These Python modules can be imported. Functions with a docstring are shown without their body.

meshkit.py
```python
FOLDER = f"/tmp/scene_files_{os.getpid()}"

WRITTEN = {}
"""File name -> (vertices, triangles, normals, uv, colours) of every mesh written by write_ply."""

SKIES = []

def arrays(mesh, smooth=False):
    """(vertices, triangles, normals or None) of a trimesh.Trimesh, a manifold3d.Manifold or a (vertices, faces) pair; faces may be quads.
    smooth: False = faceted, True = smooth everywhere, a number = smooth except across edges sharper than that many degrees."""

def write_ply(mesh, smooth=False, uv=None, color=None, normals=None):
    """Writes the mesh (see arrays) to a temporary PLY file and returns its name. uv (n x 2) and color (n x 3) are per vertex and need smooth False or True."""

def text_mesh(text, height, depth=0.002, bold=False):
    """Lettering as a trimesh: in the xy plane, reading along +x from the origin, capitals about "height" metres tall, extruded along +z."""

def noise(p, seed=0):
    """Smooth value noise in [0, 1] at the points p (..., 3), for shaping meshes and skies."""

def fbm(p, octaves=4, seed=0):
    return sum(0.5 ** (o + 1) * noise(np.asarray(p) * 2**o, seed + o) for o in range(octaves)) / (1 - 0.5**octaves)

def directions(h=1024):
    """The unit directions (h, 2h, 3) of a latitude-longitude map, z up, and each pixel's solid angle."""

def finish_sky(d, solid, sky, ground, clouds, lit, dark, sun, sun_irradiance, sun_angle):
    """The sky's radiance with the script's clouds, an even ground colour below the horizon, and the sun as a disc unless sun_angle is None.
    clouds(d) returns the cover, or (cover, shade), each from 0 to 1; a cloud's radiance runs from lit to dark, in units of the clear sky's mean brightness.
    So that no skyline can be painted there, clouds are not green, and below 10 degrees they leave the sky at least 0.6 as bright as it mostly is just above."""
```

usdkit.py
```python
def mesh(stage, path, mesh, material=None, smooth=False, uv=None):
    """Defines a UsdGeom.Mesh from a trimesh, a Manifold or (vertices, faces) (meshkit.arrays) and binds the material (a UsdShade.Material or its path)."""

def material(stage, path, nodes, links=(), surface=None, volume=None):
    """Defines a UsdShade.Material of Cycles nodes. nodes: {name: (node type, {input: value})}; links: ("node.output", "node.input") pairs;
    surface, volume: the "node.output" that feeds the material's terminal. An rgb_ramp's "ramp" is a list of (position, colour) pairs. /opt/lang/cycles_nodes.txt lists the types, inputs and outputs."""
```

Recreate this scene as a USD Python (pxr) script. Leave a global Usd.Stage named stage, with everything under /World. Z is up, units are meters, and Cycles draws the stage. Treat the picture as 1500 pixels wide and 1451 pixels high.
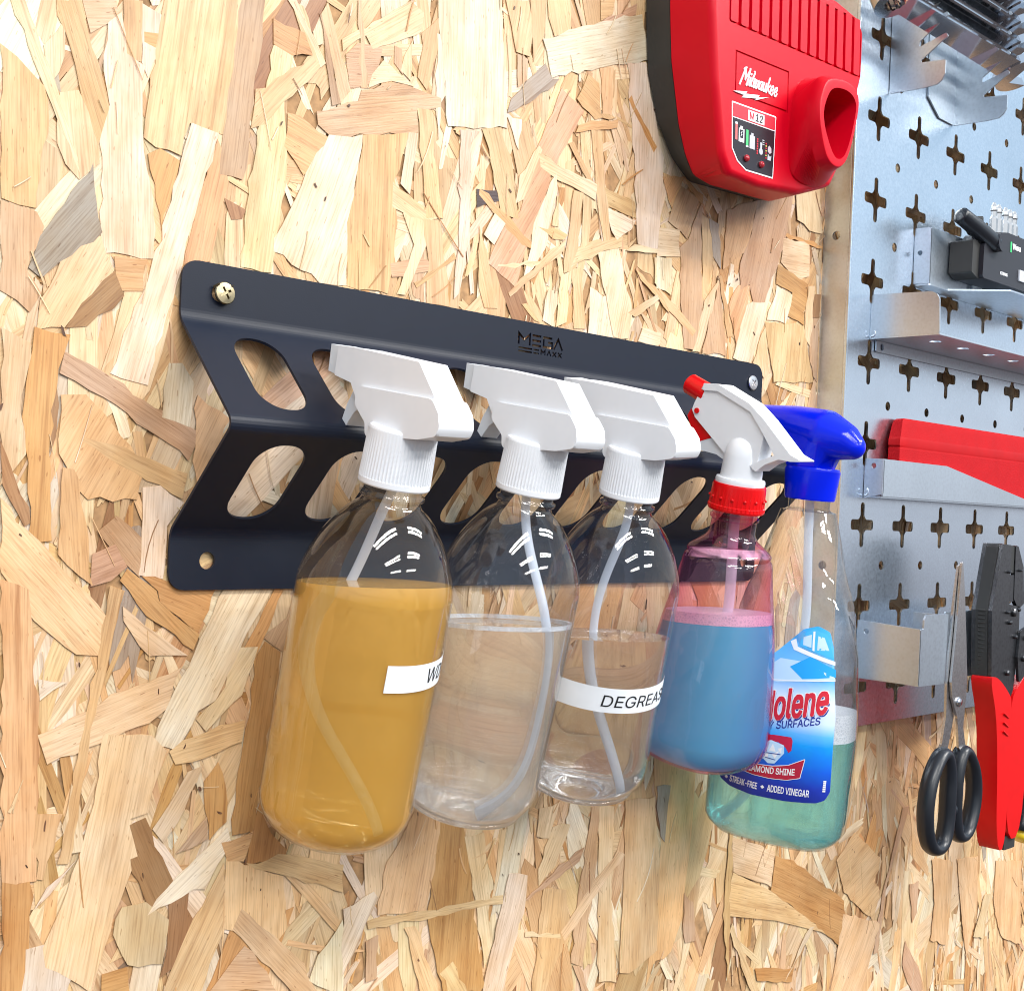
import math, random, numpy as np, trimesh, usdkit, meshkit
import manifold3d as m3
from manifold3d import Manifold, CrossSection
from pxr import Usd, UsdGeom, UsdLux, UsdShade, Gf, Sdf, Vt
import shapely
from shapely.geometry import Polygon, Point, LineString, box
from shapely import affinity
from shapely.ops import unary_union

stage = Usd.Stage.CreateInMemory()
UsdGeom.SetStageUpAxis(stage, 'Z'); UsdGeom.SetStageMetersPerUnit(stage, 1.0)
UsdGeom.Xform.Define(stage, '/World'); UsdGeom.Scope.Define(stage, '/World/Looks')
ZO = 1.5                       # height of the rack's top edge above the workshop floor
rng = np.random.default_rng(7)

# ---------------------------------------------------------------- camera
CAM = np.array([-0.28224, -0.49647, -0.09914 + ZO]); YAW, PITCH, ROLL = 0.77742, 0.00724, 0.04415
fw = np.array([math.sin(YAW) * math.cos(PITCH), math.cos(YAW) * math.cos(PITCH), math.sin(PITCH)])
rt = np.array([math.cos(YAW), -math.sin(YAW), 0]); up = np.cross(rt, fw)
cr, sr = math.cos(ROLL), math.sin(ROLL)
rt, up = cr * rt + sr * up, -sr * rt + cr * up
cam = UsdGeom.Camera.Define(stage, '/World/camera')
cam.AddTransformOp().Set(Gf.Matrix4d(*rt, 0, *up, 0, *(-fw), 0, *CAM, 1))
cam.CreateHorizontalApertureAttr(36.0); cam.CreateVerticalApertureAttr(36.0 * 990 / 1024); cam.CreateFocalLengthAttr(45.33)
cam.CreateExposureAttr(0.22); cam.CreateClippingRangeAttr(Gf.Vec2f(0.02, 100))

# ---------------------------------------------------------------- light: the room round the wall, and its ceiling battens
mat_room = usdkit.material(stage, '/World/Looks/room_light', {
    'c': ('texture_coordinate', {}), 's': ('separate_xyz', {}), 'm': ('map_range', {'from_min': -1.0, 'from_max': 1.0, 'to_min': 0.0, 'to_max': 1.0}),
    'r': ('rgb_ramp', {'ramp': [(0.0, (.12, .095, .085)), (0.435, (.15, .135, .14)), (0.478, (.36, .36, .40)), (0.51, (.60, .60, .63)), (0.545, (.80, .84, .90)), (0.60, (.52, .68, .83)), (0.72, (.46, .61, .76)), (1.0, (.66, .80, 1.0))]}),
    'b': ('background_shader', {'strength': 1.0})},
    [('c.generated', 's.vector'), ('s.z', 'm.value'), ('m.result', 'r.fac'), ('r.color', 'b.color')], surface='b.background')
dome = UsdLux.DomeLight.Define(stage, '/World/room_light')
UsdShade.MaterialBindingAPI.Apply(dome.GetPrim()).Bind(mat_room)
def batten(i, x, y, z, lx, ly, power):
    l = UsdLux.RectLight.Define(stage, '/World/ceiling_lamp_%03d' % i)
    l.CreateWidthAttr(lx); l.CreateHeightAttr(ly); l.CreateIntensityAttr(power); l.CreateColorAttr(Gf.Vec3f(1.0, .965, .92))
    l.AddTranslateOp().Set(Gf.Vec3d(x, y, z))
LAMPS = [(x, y + dy, 2.7, 1.25, .13) for y in (-1.25, -2.7, -4.2) for x in (-.62, 1.35) for dy in (-.11, .11)]
for i, a in enumerate(LAMPS): batten(i, *a, 33.0 if a[0] < 0 else 51.0)

# ---------------------------------------------------------------- helpers
_n = {}
def numbered(parent, name):
    k = (parent, name); _n[k] = _n.get(k, -1) + 1
    return parent + '/' + (name if _n[k] == 0 else '%s_%03d' % (name, _n[k]))
def say(prim, label=None, cat=None, group=None, kind=None):
    for k, v in (('label', label), ('category', cat), ('group', group), ('kind', kind)):
        if v: prim.SetCustomDataByKey(k, v)
class Thing:
    def __init__(s, name, label, cat, loc=(0, 0, 0), mat=None, group=None):
        s.path = numbered('/World', name); s.x = UsdGeom.Xform.Define(stage, s.path)
        s.M = np.eye(4) if mat is None else np.array(mat, float)
        if mat is None: s.M[:3, 3] = loc
        m = s.M.copy(); m[2, 3] += ZO
        s.x.AddTransformOp().Set(Gf.Matrix4d(*m.T.ravel().tolist()))
        s.inv = np.linalg.inv(s.M); say(s.x.GetPrim(), label, cat, group)
    def part(s, name, mesh, mat, smooth=30, parent=None, local=False, uv=None, label=None):
        """mesh in wall coordinates (or the thing's own, local=True)"""
        v, f = vf(mesh)
        if not local: v = v @ s.inv[:3, :3].T + s.inv[:3, 3]
        return put(numbered(parent or s.path, name), v, f, mat, smooth, uv, label)
def vf(mesh):
    if hasattr(mesh, 'to_mesh'):
        m = mesh.to_mesh(); v, f = np.array(m.vert_properties[:, :3], float), np.array(m.tri_verts, int)
    elif isinstance(mesh, (tuple, list)):
        v, f = np.asarray(mesh[0], float), np.asarray(mesh[1], int)
        if f.shape[1] == 4: f = np.vstack([f[:, [0, 1, 2]], f[:, [0, 2, 3]]])
    else: v, f = np.array(mesh.vertices), np.array(mesh.faces)
    return v, f
def put(path, v, f, mat, smooth=30, uv=None, label=None):
    c = v.mean(0); a, b, d = (v[f[:, i]] - c for i in range(3))
    if np.einsum('ij,ij->i', a, np.cross(b, d)).sum() < 0: f = f[:, ::-1]
    m = usdkit.mesh(stage, path, trimesh.Trimesh(v, f, process=False), mat, smooth, uv)
    m.CreateDoubleSidedAttr(True)
    if label: say(m.GetPrim(), label)
    return path
def structure(name, mesh, mat, smooth=False, kind='structure', **k):
    v, f = vf(mesh); p = put(numbered('/World', name), v + [0, 0, ZO], f, mat, smooth, **k)
    say(stage.GetPrimAtPath(p), kind=kind); return p
def cs(p):
    """shapely polygon(s) -> CrossSection"""
    polys = [p] if p.geom_type == 'Polygon' else list(p.geoms)
    rings = []
    for q in polys:
        rings.append(np.array(q.exterior.coords)[:-1])
        rings += [np.array(r.coords)[:-1] for r in q.interiors]
    return CrossSection([r.tolist() for r in rings], m3.FillRule.EvenOdd)
def P(*pts): return Polygon(pts)
def rnd(p, r, n=6):
    """round every convex and concave corner"""
    return p.buffer(-r, quad_segs=n).buffer(2 * r, quad_segs=n).buffer(-r, quad_segs=n)
def ext(p, h, bev=0, steps=4):
    """extrude along +z from 0 to h, both rims rounded by bev (offset rings joined by sloped bands)"""
    if not bev: return cs(p).extrude(h)
    p = p.simplify(1e-5); rings, zs = [p], [bev]
    for k in range(1, steps + 1):
        t = k / steps * math.pi / 2; q = p.buffer(-bev * (1 - math.cos(t)), quad_segs=4).simplify(4e-6)
        if q.is_empty: break
        rings.append(q); zs.append(bev * (1 - math.sin(t)))
    V, F, o, key = [], [], 0, {}
    K = lambda c: (round(c[0], 9), round(c[1], 9))
    parts_ = lambda g: [q for q in (g.geoms if hasattr(g, 'geoms') else [g]) if q.geom_type == 'Polygon' and q.area > 1e-12]
    for q, z in zip(rings, zs):
        for a in parts_(q):
            for r in (a.exterior, *a.interiors):
                for c in r.coords: key[K(c)] = z
    bands = [a for q0, q1 in zip(rings[:-1], rings[1:]) for a in parts_(q0.difference(q1))] + parts_(rings[-1])
    for a in bands:
        v, f = trimesh.creation.triangulate_polygon(a, engine='earcut'); z = np.array([key.get(K(c), bev) for c in v])
        d1, d2 = v[f[:, 1]] - v[f[:, 0]], v[f[:, 2]] - v[f[:, 0]]; f = np.where((d1[:, 0] * d2[:, 1] - d1[:, 1] * d2[:, 0] < 0)[:, None], f[:, ::-1], f)
        V += [np.c_[v, h - z], np.c_[v, z]]; F += [f + o, f[:, ::-1] + o + len(v)]; o += 2 * len(v)
    for a in parts_(p):
        for r in (a.exterior, *a.interiors):
            c = np.array(r.coords)[:-1]; n = len(c)
            if r.is_ccw != (r is a.exterior): c = c[::-1]
            j = np.arange(n); k = (j + 1) % n; V.append(np.vstack([np.c_[c, np.full(n, bev)], np.c_[c, np.full(n, h - bev)]]))
            F.append(np.vstack([np.stack([j, k, n + k], 1), np.stack([j, n + k, n + j], 1)]) + o); o += 2 * n
    tm = trimesh.Trimesh(np.vstack(V), np.vstack(F), process=False); tm.merge_vertices(digits_vertex=8)
    m = Manifold(m3.Mesh(np.asarray(tm.vertices, np.float32), np.asarray(tm.faces, np.uint32)))
    return m if not m.is_empty() and m.status() == m3.Error.NoError else _ext_steps(p, h, bev)
def _ext_steps(p, h, bev):
    FALLBACK.append(1); return cs(p).extrude(h)
FALLBACK = []
def chaikin(p, n=3):
    q = np.array(p.exterior.coords)[:-1]
    for _ in range(n): r = np.roll(q, -1, 0); q = np.stack([.75 * q + .25 * r, .25 * q + .75 * r], 1).reshape(-1, 2)
    return Polygon(q)
def aff(m, A, t=(0, 0, 0)):
    A = np.array(A, float); return m.transform(np.hstack([A, np.array(t, float)[:, None]]).tolist())
def py(p, y, thick, bev=0, steps=4):
    """polygon in (x,z), front face at y, going back (towards the wall) by thick"""
    return aff(ext(p, thick, bev, steps), [[1, 0, 0], [0, 0, 1], [0, 1, 0]], (0, y, 0))
def px(p, x, thick, bev=0):
    """polygon in (y,z), from x to x+thick"""
    return aff(ext(p, thick, bev), [[0, 0, 1], [1, 0, 0], [0, 1, 0]], (x, 0, 0))
def pz(p, z, thick, bev=0):
    return ext(p, thick, bev).translate([0, 0, z])
def bx(a, b, bev=0):
    a, b = np.minimum(a, b), np.maximum(a, b)
    return pz(box(a[0], a[1], b[0], b[1]), a[2], b[2] - a[2], bev)
def tube(pts, r, sides=14, cap=True):
    p = np.asarray(pts, float); t = np.gradient(p, axis=0); t /= np.linalg.norm(t, axis=1, keepdims=True)
    n = np.cross(t[0], [0, 0, 1.] if abs(t[0][2]) < .9 else [1., 0, 0]); N = []
    for k in range(len(p)):
        n = n - t[k] * (n @ t[k]); n /= np.linalg.norm(n); N.append(n)
    N = np.array(N); B = np.cross(t, N); a = np.arange(sides) * 2 * np.pi / sides; R = np.broadcast_to(r, (len(p),))[:, None, None]
    v = (p[:, None] + R * (np.cos(a)[None, :, None] * N[:, None] + np.sin(a)[None, :, None] * B[:, None])).reshape(-1, 3)
    return close_rings(v, len(p), sides)
def close_rings(v, n, s):
    i, j = np.meshgrid(np.arange(n - 1), np.arange(s), indexing='ij'); k = (j + 1) % s
    q = np.stack([i * s + j, i * s + k, (i + 1) * s + k, (i + 1) * s + j], -1).reshape(-1, 4)
    f = np.vstack([q[:, [0, 1, 2]], q[:, [0, 2, 3]]])
    a, b = len(v), len(v) + 1; v = np.vstack([v, v[:s].mean(0), v[-s:].mean(0)]); j = np.arange(s); k = (j + 1) % s
    f = np.vstack([f, np.stack([np.full(s, a), k, j], 1), np.stack([np.full(s, b), (n - 1) * s + j, (n - 1) * s + k], 1)])
    return v, f
def spline(pts, n):
    from scipy.interpolate import CubicSpline
    p = np.asarray(pts, float); u = np.r_[0, np.cumsum(np.linalg.norm(np.diff(p, axis=0), axis=1))]
    return CubicSpline(u, p)(np.linspace(0, u[-1], n))
def rev(prof, n=72, mod=None):
    """profile [(r, z)] from bottom to top, closed on the axis"""
    a = np.arange(n) * 2 * np.pi / n; V = []
    for r, z in prof:
        rr = r if mod is None else r * mod(a, z); V.append(np.stack([rr * np.cos(a), rr * np.sin(a), np.full(n, z)], 1))
    return close_rings(np.vstack(V), len(prof), n)
def loft(rings, n=72):
    """rings (z, rx, ry, e): superellipses"""
    a = np.arange(n) * 2 * np.pi / n; c, s = np.cos(a), np.sin(a)
    return close_rings(np.vstack([np.stack([rx * np.sign(c) * np.abs(c) ** e, ry * np.sign(s) * np.abs(s) ** e, np.full(n, z)], 1) for z, rx, ry, e in rings]), len(rings), n)
def resample(pts, n):
    p = np.array(list(pts) + [pts[0]], float); u = np.r_[0, np.cumsum(np.linalg.norm(np.diff(p, axis=0), axis=1))]
    w = np.linspace(0, u[-1], n, endpoint=False); return np.stack([np.interp(w, u, p[:, k]) for k in range(p.shape[1])], 1)
def M_of(mesh):
    v, f = vf(mesh); c = v.mean(0); a, b, d = (v[f[:, i]] - c for i in range(3))
    if np.einsum('ij,ij->i', a, np.cross(b, d)).sum() < 0: f = f[:, ::-1]
    return Manifold(m3.Mesh(np.asarray(v, np.float32), np.asarray(f, np.uint32)))
def cat(ms):
    V, F, o = [], [], 0
    for m in ms:
        v, f = vf(m); V.append(v); F.append(f + o); o += len(v)
    return np.vstack(V), np.vstack(F)
def mapped(mesh, fn):
    v, f = vf(mesh); return fn(v), f
def letters(text, h, depth=.0002, bold=False, sx=1.0, slant=0.0):
    """lettering with its left foot at the origin; returns (mesh, width)"""
    m = meshkit.text_mesh(text, h, depth, bold); v = np.array(m.vertices); v[:, 0] = v[:, 0] * sx + v[:, 1] * slant
    return (v, np.array(m.faces)), v[:, 0].max()

# ---------------------------------------------------------------- materials
L = '/World/Looks/'
def mat(name, color, rough=.5, metal=0., spec=.5, bump=None, **kw):
    """plain procedural material: colour, faint mottling, optional fine relief (scale, strength)"""
    c = np.array(color, float)
    nodes = {'g': ('geometry', {}), 'n': ('noise_texture', {'scale': kw.pop('mscale', 60.), 'detail': 4.}), 'r': ('rgb_ramp', {'ramp': [(0.3, c * kw.pop('lo', .93)), (.7, np.minimum(c * kw.pop('hi', 1.04), 1))]}),
             'p': ('principled_bsdf', {'roughness': rough, 'metallic': metal, 'specular_ior_level': spec, **kw})}
    links = [('g.position', 'n.vector'), ('n.fac', 'r.fac'), ('r.color', 'p.base_color')]
    if bump:
        nodes['bn'] = ('noise_texture', {'scale': bump[0], 'detail': 2.}); nodes['b'] = ('bump', {'strength': bump[1], 'distance': bump[2] if len(bump) > 2 else .0005})
        links += [('g.position', 'bn.vector'), ('bn.fac', 'b.height'), ('b.normal', 'p.normal')]
    return usdkit.material(stage, L + name, nodes, links, surface='p.BSDF')
m_black = mat('black_powder_coat', (.0035, .0065, .016), .47, bump=(2500, .14, .0002), spec=.30)
m_white = mat('white_plastic', (.79, .81, .84), .30, mscale=200, spec=.5, lo=.98, hi=1.0)
m_white_dull = mat('translucent_white_plastic', (.70, .73, .76), .45)
m_red = mat('red_charger_plastic', (.56, .0, .012), .40, spec=.20, bump=(1800, .12, .0002), lo=.97, hi=1.02)
m_redgloss = mat('red_cap_plastic', (.66, .004, .006), .24, spec=.35)
m_redgrip = mat('red_grip_rubber', (.55, .002, .003), .36, spec=.3, bump=(900, .05))
m_redcase = mat('red_case_cloth', (.42, .003, .007), .75, spec=.2, bump=(1600, .5, .0006))
m_redcase_s = mat('red_case_rim', (.42, .0015, .004), .5, spec=.2)
m_blue = mat('blue_plastic', (.0, .013, .62), .18, spec=.32, lo=.97, hi=1.02)
m_dark = mat('dark_charger_plastic', (.022, .022, .021), .55, bump=(1500, .1))
m_rubber = mat('black_handle_plastic', (.007, .009, .013), .34)
m_bitcase = mat('black_bit_case_plastic', (.011, .011, .016), .45, bump=(1500, .1))
m_screen = mat('label_black', (.010, .008, .012), .30)
m_inkwhite = mat('print_white', (.80, .80, .82), .5)
m_inkblack = mat('print_black', (.012, .012, .014), .5)
m_inkred = mat('print_red', (.60, .010, .03), .45)
m_inkgreen = mat('print_green', (.05, .50, .16), .5)
m_inkgrey = mat('print_grey', (.45, .46, .50), .5)
m_inkyellow = mat('print_yellow', (.70, .55, .10), .5)
m_inknavy = mat('print_navy', (.012, .030, .26), .45)
m_tape = mat('white_label_tape', (.80, .83, .86), .35)
m_yellow = mat('yellow_plastic', (.75, .55, .02), .4)
m_straw = usdkit.material(stage, L + 'dip_tube_plastic', {'p': ('principled_bsdf', {'base_color': (.68, .73, .82), 'roughness': .3}), 't': ('transparent_bsdf', {'color': (.94, .96, .98)}), 'x': ('mix_closure', {'fac': .46})},
    [('t.BSDF', 'x.closure1'), ('p.BSDF', 'x.closure2')], surface='x.closure')

def metal(name, color, rough, blotch=.0, tint=(1, 1, 1), aniso=0.):
    c = np.array(color)
    return usdkit.material(stage, L + name, {
        'g': ('geometry', {}), 'n': ('noise_texture', {'scale': 14., 'detail': 5., 'roughness': .55}), 'n2': ('noise_texture', {'scale': 420., 'detail': 2.}),
        'r': ('rgb_ramp', {'ramp': [(.30, c * (1 - blotch)), (.72, np.minimum(c * (1 + blotch * .4), 1))]}),
        'q': ('map_range', {'from_min': .3, 'from_max': .7, 'to_min': rough * (1 - blotch), 'to_max': rough * (1 + blotch)}),
        'b': ('bump', {'strength': .03, 'distance': .0003}), 'p': ('principled_bsdf', {'metallic': 1., 'anisotropic': aniso})},
        [('g.position', 'n.vector'), ('g.position', 'n2.vector'), ('n.fac', 'r.fac'), ('r.color', 'p.base_color'), ('n2.fac', 'q.value'), ('q.result', 'p.roughness'), ('n2.fac', 'b.height'), ('b.normal', 'p.normal')], surface='p.BSDF')
m_galv = metal('galvanised_steel', (.66, .74, .83), .27, .07)
m_shelf = metal('zinc_plated_shelf', (.62, .68, .74), .36, .06)
m_chrome = metal('chrome_steel', (.62, .63, .66), .09)
m_darksteel = metal('dark_steel', (.12, .12, .125), .34, .15)
m_bit = metal('bit_steel', (.40, .41, .42), .42, .1)
m_blade = metal('scissor_steel', (.60, .58, .57), .26, .1)
m_screw = metal('yellow_zinc', (.27, .225, .14), .34, .2)
m_screw2 = metal('bright_zinc', (.80, .78, .78), .28, .1)

def clear(name, tint, ior=1.58, rough=.02, edge=None, blend=.22, wob=(26., .10)):
    """a thin see-through plastic wall: plain transparency, mirrored by Fresnel, slightly wavy"""
    nodes = {'gg': ('geometry', {}), 'io': ('map_range', {'from_min': 0., 'from_max': 1., 'to_min': ior, 'to_max': 1 / ior}), 'f': ('fresnel', {'IOR': ior}), 't': ('transparent_bsdf', {'color': tint}), 'g': ('glossy_bsdf', {'color': (1., 1., 1.), 'roughness': rough}), 'x': ('mix_closure', {}),
             'w': ('layer_weight', {'blend': blend}), 'e': ('mix', {'color1': tint, 'color2': edge}), 'wn': ('noise_texture', {'scale': wob[0], 'detail': 1.5}), 'wb': ('bump', {'strength': wob[1], 'distance': .01})}
    links = [('gg.backfacing', 'io.value'), ('io.result', 'f.IOR'), ('f.fac', 'x.fac'), ('t.BSDF', 'x.closure1'), ('g.BSDF', 'x.closure2'), ('w.facing', 'e.fac'), ('e.color', 't.color'), ('gg.position', 'wn.vector'), ('wn.fac', 'wb.height'), ('wb.normal', 'g.normal')]
    return usdkit.material(stage, L + name, nodes, links, surface='x.closure')
m_clear = clear('clear_bottle_plastic', (.985, .985, .985), edge=(.55, .58, .62), blend=.20)
m_clear2 = clear('clear_oval_bottle_plastic', (.97, .975, .975), ior=1.9, edge=(.30, .35, .40), blend=.26, wob=(34., .16))
m_pink = clear('pink_bottle_plastic', (.95, .74, .79), edge=(.80, .26, .52), blend=.5, wob=(40., .18))

def liquid(name, tint, cloud, cloud_amount, ior=1.33, absorb=None, thru=0.):
    """refracting water, part of it cloudy, part of it letting light straight through (added to brighten the liquid and the wall behind it)"""
    n = {'p': ('principled_bsdf', {'base_color': tint, 'transmission_weight': 1., 'roughness': .0, 'ior': ior}), 'th': ('transparent_bsdf', {'color': tint}), 'y': ('mix_closure', {'fac': thru}),
         'd': ('principled_bsdf', {'base_color': cloud or tint, 'roughness': .12, 'specular_ior_level': .4}), 'tr': ('translucent_bsdf', {'color': cloud or tint}),
         'm': ('mix_closure', {'fac': .12}), 'x': ('mix_closure', {'fac': cloud_amount})}
    l = [('p.BSDF', 'y.closure1'), ('th.BSDF', 'y.closure2'), ('d.BSDF', 'm.closure1'), ('tr.BSDF', 'm.closure2'), ('y.closure', 'x.closure1'), ('m.closure', 'x.closure2')]
    if absorb: n['v'] = ('absorption_volume', {'color': absorb[0], 'density': absorb[1]})
    return usdkit.material(stage, L + name, n, l, surface='x.closure', volume='v.volume' if absorb else None)
m_amber = liquid('amber_liquid', (.99, .84, .46), (.76, .42, .070), .52)
m_water = liquid('clear_liquid', (.99, .98, .96), None, .02, thru=.10)
m_hazy = liquid('hazy_liquid', (.99, .975, .95), (.99, .94, .86), .07, thru=.32)
m_bluel = liquid('blue_liquid', (.62, .95, .99), (.12, .80, .99), .66, thru=.3)
m_teal = liquid('turquoise_liquid', (.98, .995, .98), (.04, .74, .86), .13, absorb=((.26, .97, .96), 19.), thru=.40)
m_foam = usdkit.material(stage, L + 'foam', {
    'g': ('geometry', {}), 'v': ('voronoi_texture', {'scale': 620., 'feature': 'distance_to_edge'}), 'r': ('rgb_ramp', {'ramp': [(0., (.92, .93, .95)), (.25, (.66, .70, .76))]}),
    'b': ('bump', {'strength': .6, 'distance': .0008}), 'p': ('principled_bsdf', {'roughness': .25}), 't': ('transparent_bsdf', {'color': (.95, .95, .97)}), 'x': ('mix_closure', {'fac': .72})},
    [('g.position', 'v.vector'), ('v.distance', 'r.fac'), ('r.color', 'p.base_color'), ('v.distance', 'b.height'), ('b.normal', 'p.normal'), ('t.BSDF', 'x.closure1'), ('p.BSDF', 'x.closure2')], surface='x.closure')

m_froth = usdkit.material(stage, L + 'thin_froth', {
    'g': ('geometry', {}), 'v': ('voronoi_texture', {'scale': 420., 'feature': 'distance_to_edge'}), 'n': ('noise_texture', {'scale': 90., 'detail': 3.}), 'r': ('map_range', {'from_min': .38, 'from_max': .66, 'to_min': .05, 'to_max': .75}),
    'b': ('bump', {'strength': .7, 'distance': .001}), 'p': ('principled_bsdf', {'roughness': .15, 'base_color': (.82, .84, .88)}), 't': ('transparent_bsdf', {'color': (.98, .98, .98)}), 'x': ('mix_closure', {})},
    [('g.position', 'v.vector'), ('g.position', 'n.vector'), ('n.fac', 'r.value'), ('r.result', 'x.fac'), ('v.distance', 'b.height'), ('b.normal', 'p.normal'), ('t.BSDF', 'x.closure1'), ('p.BSDF', 'x.closure2')], surface='x.closure')
m_glass = usdkit.material(stage, L + 'thick_clear_base', {'p': ('principled_bsdf', {'base_color': (.97, .98, .99), 'transmission_weight': 1., 'roughness': .0, 'ior': 1.5}), 't': ('transparent_bsdf', {'color': (.97, .98, .99)}), 'x': ('mix_closure', {'fac': .3})},
    [('p.BSDF', 'x.closure1'), ('t.BSDF', 'x.closure2')], surface='x.closure')
# wood strands: albedo from the primvar "tone", grain along the uv's first axis, streak strength from "streak"
m_strand = usdkit.material(stage, L + 'wood_strand', {
    'uv': ('attribute', {'attribute': 'st'}), 't': ('attribute', {'attribute': 'tone'}), 's': ('attribute', {'attribute': 'streak'}),
    'm1': ('mapping', {'scale': (45., 1150., 1.)}), 'm2': ('mapping', {'scale': (7., 260., 1.)}), 'm3': ('mapping', {'scale': (22., 60., 1.)}), 'm4': ('mapping', {'scale': (190., 900., 1.)}),
    'n1': ('noise_texture', {'scale': 1., 'detail': 3., 'roughness': .6}), 'n2': ('noise_texture', {'scale': 1., 'detail': 4., 'roughness': .55, 'distortion': .35}),
    'n3': ('noise_texture', {'scale': 1., 'detail': 3.}), 'n4': ('noise_texture', {'scale': 1., 'detail': 1.}),
    'r1': ('rgb_ramp', {'ramp': [(.25, (.66, .59, .52)), (.5, (.97, .955, .94)), (.8, (1.10, 1.11, 1.12))]}),
    'r2': ('map_range', {'from_min': .50, 'from_max': .72, 'to_min': 0., 'to_max': 1.}),
    'r3': ('rgb_ramp', {'ramp': [(.25, (.74, .62, .50)), (.55, (1., 1., 1.)), (.8, (1.08, 1.10, 1.14))]}),
    'r4': ('rgb_ramp', {'ramp': [(.24, (.55, .42, .32)), (.30, (1., 1., 1.))]}),
    'a': ('mix', {'mix_type': 'multiply', 'fac': 1.}), 'b': ('mix', {'mix_type': 'multiply', 'fac': .75}), 'c': ('mix', {'mix_type': 'multiply', 'fac': .8}),
    'ss': ('math', {'math_type': 'multiply'}), 'd': ('mix', {'mix_type': 'multiply', 'color2': (.52, .36, .24)}),
    'pos': ('geometry', {}), 'n5': ('noise_texture', {'scale': 30., 'detail': 4., 'roughness': .6}), 'r5': ('rgb_ramp', {'ramp': [(.36, (1., 1., 1.)), (.64, (.97, .84, .66))]}), 'e': ('mix', {'mix_type': 'multiply', 'fac': .75}), 'bp': ('bump', {'strength': .35, 'distance': .0004}), 'p': ('principled_bsdf', {'roughness': .46, 'specular_ior_level': .42})},
    [('uv.vector', 'm1.vector'), ('uv.vector', 'm2.vector'), ('uv.vector', 'm3.vector'), ('uv.vector', 'm4.vector'), ('m1.vector', 'n1.vector'), ('m2.vector', 'n2.vector'), ('m3.vector', 'n3.vector'), ('m4.vector', 'n4.vector'),
     ('n1.fac', 'r1.fac'), ('n2.fac', 'r2.value'), ('n3.fac', 'r3.fac'), ('n4.fac', 'r4.fac'), ('t.color', 'a.color1'), ('r1.color', 'a.color2'), ('a.color', 'b.color1'), ('r3.color', 'b.color2'), ('b.color', 'c.color1'), ('r4.color', 'c.color2'),
     ('r2.result', 'ss.value1'), ('s.fac', 'ss.value2'), ('ss.value', 'd.fac'), ('pos.position', 'n5.vector'), ('n5.fac', 'r5.fac'), ('c.color', 'e.color1'), ('r5.color', 'e.color2'), ('e.color', 'd.color1'), ('d.color', 'p.base_color'), ('n1.fac', 'bp.height'), ('bp.normal', 'p.normal')], surface='p.BSDF')
m_board = mat('board_core', (.40, .225, .10), .8, mscale=150, lo=.6, hi=1.3)

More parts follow.
